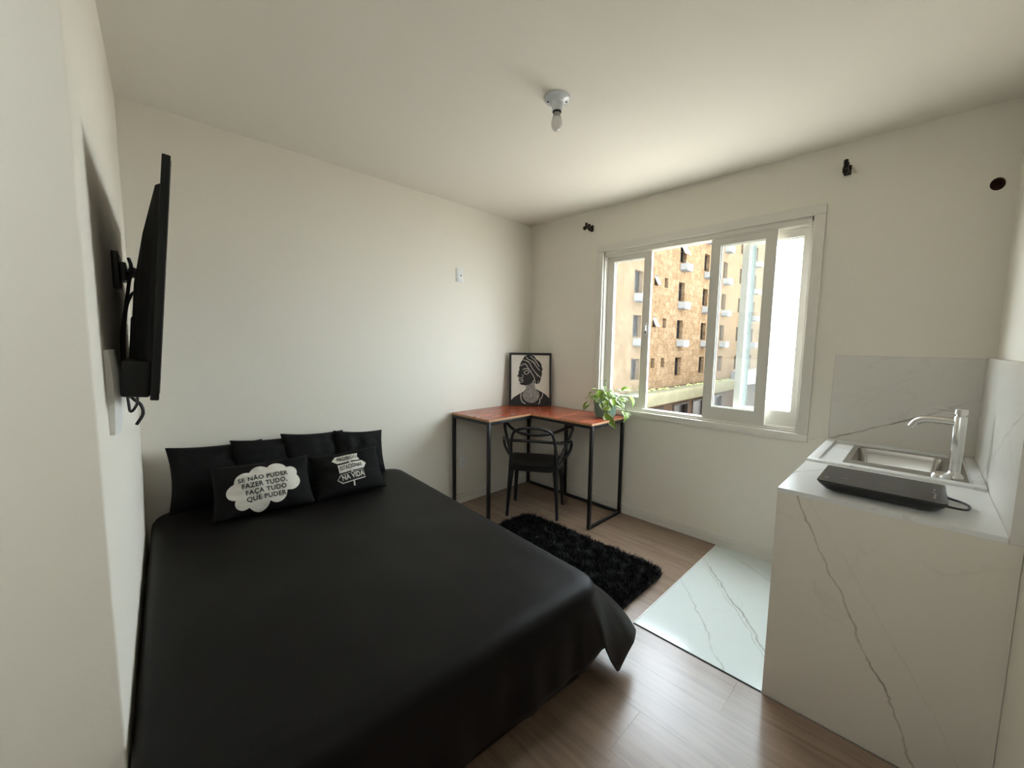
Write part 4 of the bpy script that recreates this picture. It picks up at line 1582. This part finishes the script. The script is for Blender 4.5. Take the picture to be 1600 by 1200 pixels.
# ------------------------------------------------------------------ entry lamp behind the camera, switched on
el = thing('entry_ceiling_light', 'round white flush ceiling light, lit, in the entry', 'lamp', (-4.0, -2.45, H))
bm = bmesh.new()
lathe(bm, [(0.16, H - 0.0005), (0.16, H - 0.03), (0.15, H - 0.034)], (-4.0, -2.45, 0), 32)
finish('rim', bm, M['white_plastic'], el, smooth='auto')
lit = bpy.data.materials.new('lit_diffuser')
lit.use_nodes = True
_b = lit.node_tree.nodes['Principled BSDF']
_b.inputs['Base Color'].default_value = (0.8, 0.8, 0.8, 1)
_b.inputs['Emission Color'].default_value = (0.78, 0.90, 1.0, 1)
_b.inputs['Emission Strength'].default_value = 24.0
bm = bmesh.new()
lathe(bm, [(0.149, H - 0.0335), (0.13, H - 0.048), (0.08, H - 0.058), (0.01, H - 0.062)], (-4.0, -2.45, 0), 32)
finish('diffuser', bm, lit, el, smooth='auto')

# ------------------------------------------------------------------ curtain rod brackets
def cbracket(y, z, side, lab):
    t = thing('curtain_bracket', lab, 'bracket', (0, y, z), None, 'curtain rod brackets above the window')
    bm = bmesh.new()
    box(bm, -0.008, -0.0003, y - 0.017, y + 0.017, z - 0.028, z + 0.026, bev=0.005)
    finish('back_plate', bm, M['bronze'], t, smooth='auto')
    bm = bmesh.new()
    tube(bm, [(-0.006, y, z - 0.012), (-0.040, y, z - 0.014), (-0.066, y, z + 0.002)], 0.0125, 12, 4)
    finish('arm', bm, M['bronze'], t, smooth='auto')
    bm = bmesh.new()
    pts = [(-0.068 + 0.021 * cos(a), y, z + 0.018 + 0.021 * sin(a)) for a in [radians(d) for d in range(150, 391, 30)]]
    tube(bm, pts, 0.011, 10, 3)
    finish('cradle', bm, M['bronze'], t, smooth='auto')
    bm = bmesh.new()
    if side:
        tube(bm, [(-0.050, y, z - 0.002), (-0.050, y + 0.036, z + 0.002)], 0.0055, 8, 0)
        finish('thumb_screw', bm, M['bronze'], t, smooth='auto')
        bm = bmesh.new()
        lathe(bm, [(0.005, 0.0), (0.015, 0.004), (0.018, 0.012), (0.014, 0.021), (0.004, 0.025)], (-0.050, y + 0.032, z + 0.002), 14, 'Y')
        finish('knob', bm, M['bronze'], t, smooth='auto')
    else:
        lathe(bm, [(0.022, 0.0), (0.022, 0.020), (0.017, 0.025)], (-0.064, y - 0.010, z - 0.014), 18, 'Y')
        finish('knob', bm, M['bronze'], t, smooth='auto')


cbracket(-0.716, 2.447, True, 'small dark curtain rod bracket with a side knob near the room corner')
cbracket(-2.453, 2.447, False, 'small dark curtain rod bracket above the counter side of the window')


# ------------------------------------------------------------------ wall plates
def plate(y_label, x, z, kind, lab):
    t = thing('wall_outlet', lab, 'outlet', (x, 0, z))
    bm = bmesh.new()
    box(bm, x - 0.036, x + 0.036, -0.008, -0.0003, z - 0.058, z + 0.058, bev=0.003)
    finish('cover_plate', bm, M['white_plastic'], t, smooth='auto')
    bm = bmesh.new()
    box(bm, x - 0.021, x + 0.021, -0.0105, -0.0075, z - 0.034, z + 0.034, bev=0.0015)
    finish('module', bm, M['white_plastic'], t, smooth='auto')
    bm = bmesh.new()
    if kind == 'coax':
        lathe(bm, [(0.006, -0.0125), (0.006, -0.010)], (x + 0.008, 0, z - 0.004), 12, 'Y')
        finish('socket', bm, M['dark'], t)
        bm = bmesh.new()
        box(bm, x - 0.024, x + 0.016, -0.014, -0.0105, z - 0.052, z - 0.036, bev=0.001)
        finish('tab', bm, M['porcelain'], t)
    else:
        for dx in (-0.009, 0.0, 0.009):
            lathe(bm, [(0.0025, -0.0112), (0.0025, -0.0100)], (x + dx, 0, z + (0.004 if dx == 0 else 0)), 8, 'Y')
        finish('socket', bm, M['dark'], t)


plate(0, -0.905, 2.013, 'coax', 'small white cable outlet plate high on the wall')
plate(0, -0.875, 0.372, 'power', 'white power outlet plate low on the wall under the desk')

# ------------------------------------------------------------------ outside
GZ = -5.6
asph = mat('asphalt', (0.20, 0.193, 0.182), 0.9, bump=0.2, bscale=3, var=0.1, vscale=0.5)
bm = bmesh.new()
box(bm, 0.3, 160, -40, 80, GZ - 0.3, GZ)
o = struct(finish('street', bm, asph), 'grey street far below the window')

# brown stone building running away from the window on the left
stone = mat('tan_stone_cladding', (0.20, 0.13, 0.075), 0.9, spec=0.0)
nt, b_ = nodes(stone)
tc = nt.nodes.new('ShaderNodeTexCoord')
mp = nt.nodes.new('ShaderNodeMapping')
mp.inputs['Rotation'].default_value = (radians(90), 0, 0)
nt.links.new(tc.outputs['Object'], mp.inputs['Vector'])
bk = nt.nodes.new('ShaderNodeTexBrick')
bk.inputs['Scale'].default_value = 1.0
bk.inputs['Brick Width'].default_value = 0.85
bk.inputs['Row Height'].default_value = 0.42
bk.inputs['Mortar Size'].default_value = 0.010
bk.offset_frequency = 3
bk.squash = 0.8
bk.squash_frequency = 3
bk.inputs['Color1'].default_value = (0.088, 0.059, 0.034, 1)
bk.inputs['Color2'].default_value = (0.108, 0.076, 0.047, 1)
bk.inputs['Mortar'].default_value = (0.074, 0.051, 0.031, 1)
nt.links.new(mp.outputs[0], bk.inputs['Vector'])
nz = nt.nodes.new('ShaderNodeTexNoise')
nz.inputs['Scale'].default_value = 3.4
nz.inputs['Detail'].default_value = 8
nz.inputs['Distortion'].default_value = 1.2
nt.links.new(tc.outputs['Object'], nz.inputs['Vector'])
rp = ramp(nt, [(0.35, (0.72, 0.70, 0.66)), (0.65, (1.12, 1.08, 1.05))])
nt.links.new(nz.outputs['Fac'], rp.inputs['Fac'])
mx = nt.nodes.new('ShaderNodeMix')
mx.data_type = 'RGBA'
mx.blend_type = 'MULTIPLY'
mx.inputs['Factor'].default_value = 1.0
nt.links.new(bk.outputs['Color'], mx.inputs['A'])
nt.links.new(rp.outputs['Color'], mx.inputs['B'])
nt.links.new(mx.outputs['Result'], b_.inputs['Base Color'])
wingl = mat('far_window_glass', (0.006, 0.006, 0.006), 0.35, spec=0.15)
winfr = mat('far_window_frame', (0.014, 0.010, 0.007), 0.6, spec=0.1)
acw = mat('air_conditioner_white', (0.125, 0.12, 0.11), 0.7, spec=0.05)
acd = mat('air_conditioner_grille', (0.05, 0.05, 0.05), 0.6)
ledge_m = mat('weathered_concrete', (0.085, 0.078, 0.05), 0.9, bump=0.3, bscale=2, var=0.25, vscale=1.5, spec=0.0)
moss = mat('moss', (0.13, 0.13, 0.035), 0.95, bump=0.5, bscale=6, var=0.5, vscale=3)

FY = 10.0
bd_ = thing('stone_building', 'tall tan stone building with narrow recessed windows across the street', 'building', (33, FY, GZ))
tall = [20.15, 26.55, 31.10, 35.45, 39.9, 44.3, 48.6]
small = [22.75, 24.25]
rows_t = [0.60 + 2.745 * k for k in range(0, 5)]
holes = []
for x0 in tall:
    for zt_ in rows_t:
        holes.append((x0, x0 + 1.05, zt_ - 1.36, zt_, 'tall'))
for x0 in small:
    for zt_ in rows_t[:4]:
        holes.append((x0, x0 + 0.56, zt_ - 0.65, zt_, 'small'))
xs = sorted(set([17.2, 52.0] + [h[0] for h in holes] + [h[1] for h in holes]))
zs = sorted(set([-1.5, 16.0] + [h[2] for h in holes] + [h[3] for h in holes]))
bm = bmesh.new()
vg = {}
def gv(i, j):
    if (i, j) not in vg:
        vg[(i, j)] = bm.verts.new((xs[i], FY, zs[j]))
    return vg[(i, j)]
for i in range(len(xs) - 1):
    for j in range(len(zs) - 1):
        cx, cz = (xs[i] + xs[i + 1]) / 2, (zs[j] + zs[j + 1]) / 2
        if any(h[0] < cx < h[1] and h[2] < cz < h[3] for h in holes):
            continue
        bm.faces.new((gv(i, j), gv(i + 1, j), gv(i + 1, j + 1), gv(i, j + 1)))
ex = bmesh.ops.extrude_face_region(bm, geom=list(bm.faces))
bmesh.ops.translate(bm, verts=[g for g in ex['geom'] if isinstance(g, bmesh.types.BMVert)], vec=(0, 0.35, 0))
finish('facade', bm, stone, bd_)
boxo('core', (17.2, 52.0, FY + 0.55, FY + 9, GZ, 16.0), winfr, bd_)
openw = {(22.75, 1), (22.75, 2), (26.55, 3)}
for (x0, x1, z0_, z1_, kd) in holes:
    key = (x0, round((z1_ - 0.60) / 2.745))
    bm = bmesh.new()
    t = 0.06
    holed_wall(bm, [rect_loop(x0, x1, z0_, z1_), rect_loop(x0 + t, x1 - t, z0_ + t, z1_ - t)], lambda a, bb, d: (a, FY + 0.26 + d, bb), 0.06)
    w_ = finish('window', bm, winfr, bd_)
    boxo('pane', (x0 + 0.03, x1 - 0.03, FY + 0.31, FY + 0.33, z0_ + 0.03, z1_ - 0.03), wingl, w_)
    if kd == 'tall':
        boxo('transom', (x0, x1, FY + 0.25, FY + 0.30, z1_ - 0.52, z1_ - 0.45), winfr, w_)
    if key in openw:
        bm = bmesh.new()
        zz0 = z0_ if kd == 'small' else z0_ + 0.55
        box(bm, x0 + 0.03, x1 - 0.03, 0, 0.04, 0, (z1_ - zz0))
        ra = Matrix.Rotation(radians(-24), 4, 'X')
        # hinged at the top, swinging out
        for v in bm.verts:
            v.co.z -= (z1_ - zz0)
        bm.transform(Matrix.Translation((0, FY + 0.02, z1_ - 0.03)) @ Matrix.Rotation(radians(-26), 4, 'X'))
        finish('open_casement', bm, acw, w_)
# window air conditioners below the tall windows
first = None
colw = {20.15: 'nearest', 26.55: 'second', 31.10: 'third', 35.45: 'fourth', 44.3: 'furthest'}
roww = {1: 'lowest', 2: 'second lowest', 3: 'second highest', 4: 'topmost'}
for x0 in tall:
    for k, zt_ in enumerate(rows_t):
        if k == 0 or x0 not in colw or (k == 4 and x0 < 30) or (k == 3 and x0 < 22):
            continue
        lab = 'white window air conditioner, %s of the %s window column on the stone building' % (roww[k], colw[x0])
        zc_ = zt_ - 1.36 - 0.10
        xa = x0 + (0.02 if int(x0 * 7 + k) % 2 else 0.10)
        if first is None:
            ac = thing('air_conditioner', lab, 'air conditioner', (0, 0, 0), None, 'air conditioners on the stone building')
            bm = bmesh.new()
            box(bm, 0, 0.95, -0.55, 0.02, -0.44, 0, bev=0.02, segs=1)
            finish('casing', bm, acw, ac, local=True)
            bm = bmesh.new()
            lathe(bm, [(0.16, -0.57), (0.16, -0.545)], (0.30, 0, -0.22), 14, 'Y')
            finish('fan_grille', bm, acd, ac, local=True)
            bm = bmesh.new()
            box(bm, 0.55, 0.88, -0.565, -0.545, -0.34, -0.10)
            finish('vent_grille', bm, acd, ac, local=True)
            bm = bmesh.new()
            box(bm, 0.02, 0.93, -0.50, 0.02, -0.50, -0.445)
            finish('support', bm, acd, ac, local=True)
            first = ac
        else:
            ac = first.copy()
            ac['label'] = lab
            COL.objects.link(ac)
            for chd in list(first.children):
                c_ = chd.copy()
                COL.objects.link(c_)
                c_.parent = ac
        ac.location = (xa, FY, zc_)
# canopy ledge
boxo('canopy', (17.0, 39.2, FY - 1.0, FY + 0.3, -2.42, -1.58), ledge_m, bd_, bev=0.03)
bm = bmesh.new()
rr = random.Random(9)
for k in range(46):
    cx, cy = rr.uniform(20, 38), rr.uniform(FY - 0.35, FY - 0.05)
    s_ = rr.uniform(0.08, 0.22)
    bmesh.ops.create_icosphere(bm, subdivisions=1, radius=s_, matrix=Matrix.Translation((cx, cy, -1.56)) @ Matrix.Diagonal((1.7, 0.8, 0.5, 1)))
mo = finish('moss', bm, moss, bd_)
mo['kind'] = 'stuff'
# ground floor with shop openings
bm = bmesh.new()
sh = [(18.5, 21.4), (22.2, 25.0), (26.6, 29.4), (30.2, 33.5), (34.3, 37.2)]
loops_ = [rect_loop(17.2, 52.0, GZ, -1.5)] + [rect_loop(a, c, -5.0, -2.9) for a, c in sh]
holed_wall(bm, loops_, lambda a, bb, d: (a, FY + 0.02 + d, bb), 0.4)
finish('ground_floor_wall', bm, mat('brown_render', (0.05, 0.034, 0.024), 0.85, var=0.2, spec=0.0), bd_)
for a, c in sh:
    bm = bmesh.new()
    holed_wall(bm, [rect_loop(a, c, -5.0, -2.9), rect_loop(a + 0.18, c - 0.18, -4.85, -3.05)], lambda p, q, d: (p, FY - 0.05 + d, q), 0.2)
    s_ = finish('shop_window', bm, winfr, bd_)
    boxo('pane', (a + 0.1, c - 0.1, FY + 0.25, FY + 0.28, -4.9, -3.0), wingl, s_)
# pale fascia and red awning further along
boxo('fascia', (39.3, 52.0, FY - 0.8, FY + 0.1, -2.3, -0.9), mat('pale_fascia', (0.09, 0.087, 0.083), 0.7, var=0.15), bd_)
bm = bmesh.new()
prism(bm, [(45.2, FY - 2.2), (50.5, FY - 2.2), (50.5, FY - 0.82), (45.2, FY - 0.82)], -3.3, -2.4)
for v in bm.verts:
    if v.co.y < FY - 2 and v.co.z > -2.5:
        v.co.z -= 0.6
finish('awning', bm, mat('faded_red_canvas', (0.22, 0.07, 0.065), 0.8, var=0.2), bd_)

# white building added so the low view through the right pane stays blown white
wb_ = thing('added_white_building', 'low white rendered building added to whiten the low view through the right pane', 'building', (30, -3, GZ))
wm = mat('white_render', (0.78, 0.78, 0.77), 0.8, bump=0.1, bscale=5)
boxo('body', (25.0, 45.0, -9.0, 3.30, GZ, 1.2), wm, wb_)
boxo('parapet', (24.9, 45.1, -9.1, 3.40, 1.2, 1.6), wm, wb_)
boxo('plinth', (24.95, 45.05, -9.05, 3.36, GZ, GZ + 0.8), ledge_m, wb_)

# concrete utility pole in the street
up_ = thing('utility_pole', 'pale grey-green square concrete pole seen through the middle pane', 'pole', (8.2, 0.275, GZ))
cm = mat('pale_pole_concrete', (0.034, 0.040, 0.037), 0.85, spec=0.0, bump=0.15, bscale=8, var=0.1)
bm = bmesh.new()
box(bm, 8.2 - 0.075, 8.2 + 0.075, 0.275 - 0.075, 0.275 + 0.075, GZ, 9.0, bev=0.02, segs=1)
finish('shaft', bm, cm, up_)
bm = bmesh.new()
tube(bm, [(8.10, 0.340, GZ + 0.1), (8.10, 0.340, 8.5)], 0.020, 8, 0)
finish('conduit', bm, mat('conduit_pale', (0.045, 0.052, 0.049), 0.8, spec=0.05), up_)


# parked cars far down the street
def car(x, y, colr, lab):
    t = thing('car', lab, 'car', (x, y, GZ), None, 'parked cars down the street')
    body = mat('car_paint', colr, 0.3)
    bm = bmesh.new()
    prof = [(-2.0, 0.35), (2.0, 0.35), (2.02, 0.75), (1.1, 0.92), (-1.7, 0.95), (-2.02, 0.8)]
    for s in (0,):
        lo = [bm.verts.new((x + a, y - 0.85, GZ + c)) for a, c in prof]
        hi = [bm.verts.new((x + a, y + 0.85, GZ + c)) for a, c in prof]
    n = len(prof)
    bm.faces.new(lo)
    bm.faces.new(list(reversed(hi)))
    for k in range(n):
        bm.faces.new((lo[k], hi[k], hi[(k + 1) % n], lo[(k + 1) % n]))
    finish('body', bm, body, t)
    bm = bmesh.new()
    prof = [(-1.6, 0.94), (1.0, 0.92), (0.35, 1.42), (-1.1, 1.45)]
    lo = [bm.verts.new((x + a, y - 0.72, GZ + c)) for a, c in prof]
    hi = [bm.verts.new((x + a, y + 0.72, GZ + c)) for a, c in prof]
    bm.faces.new(lo)
    bm.faces.new(list(reversed(hi)))
    for k in range(4):
        bm.faces.new((lo[k], hi[k], hi[(k + 1) % 4], lo[(k + 1) % 4]))
    finish('cabin_glass', bm, wingl, t)
    boxo('roof', (x - 1.1, x + 0.35, y - 0.7, y + 0.7, GZ + 1.43, GZ + 1.48), body, t)
    for a in (-1.25, 1.25):
        for s in (-0.78, 0.78):
            bm = bmesh.new()
            lathe(bm, [(0.32, -0.1), (0.32, 0.1)], (x + a, y + s, GZ + 0.325), 16, 'Y')
            finish('wheel', bm, acd, t)


car(53.0, 8.0, (0.10, 0.14, 0.22), 'bluish parked car down the street beyond the red awning')
car(60.0, 8.2, (0.30, 0.30, 0.31), 'pale parked car furthest down the street')
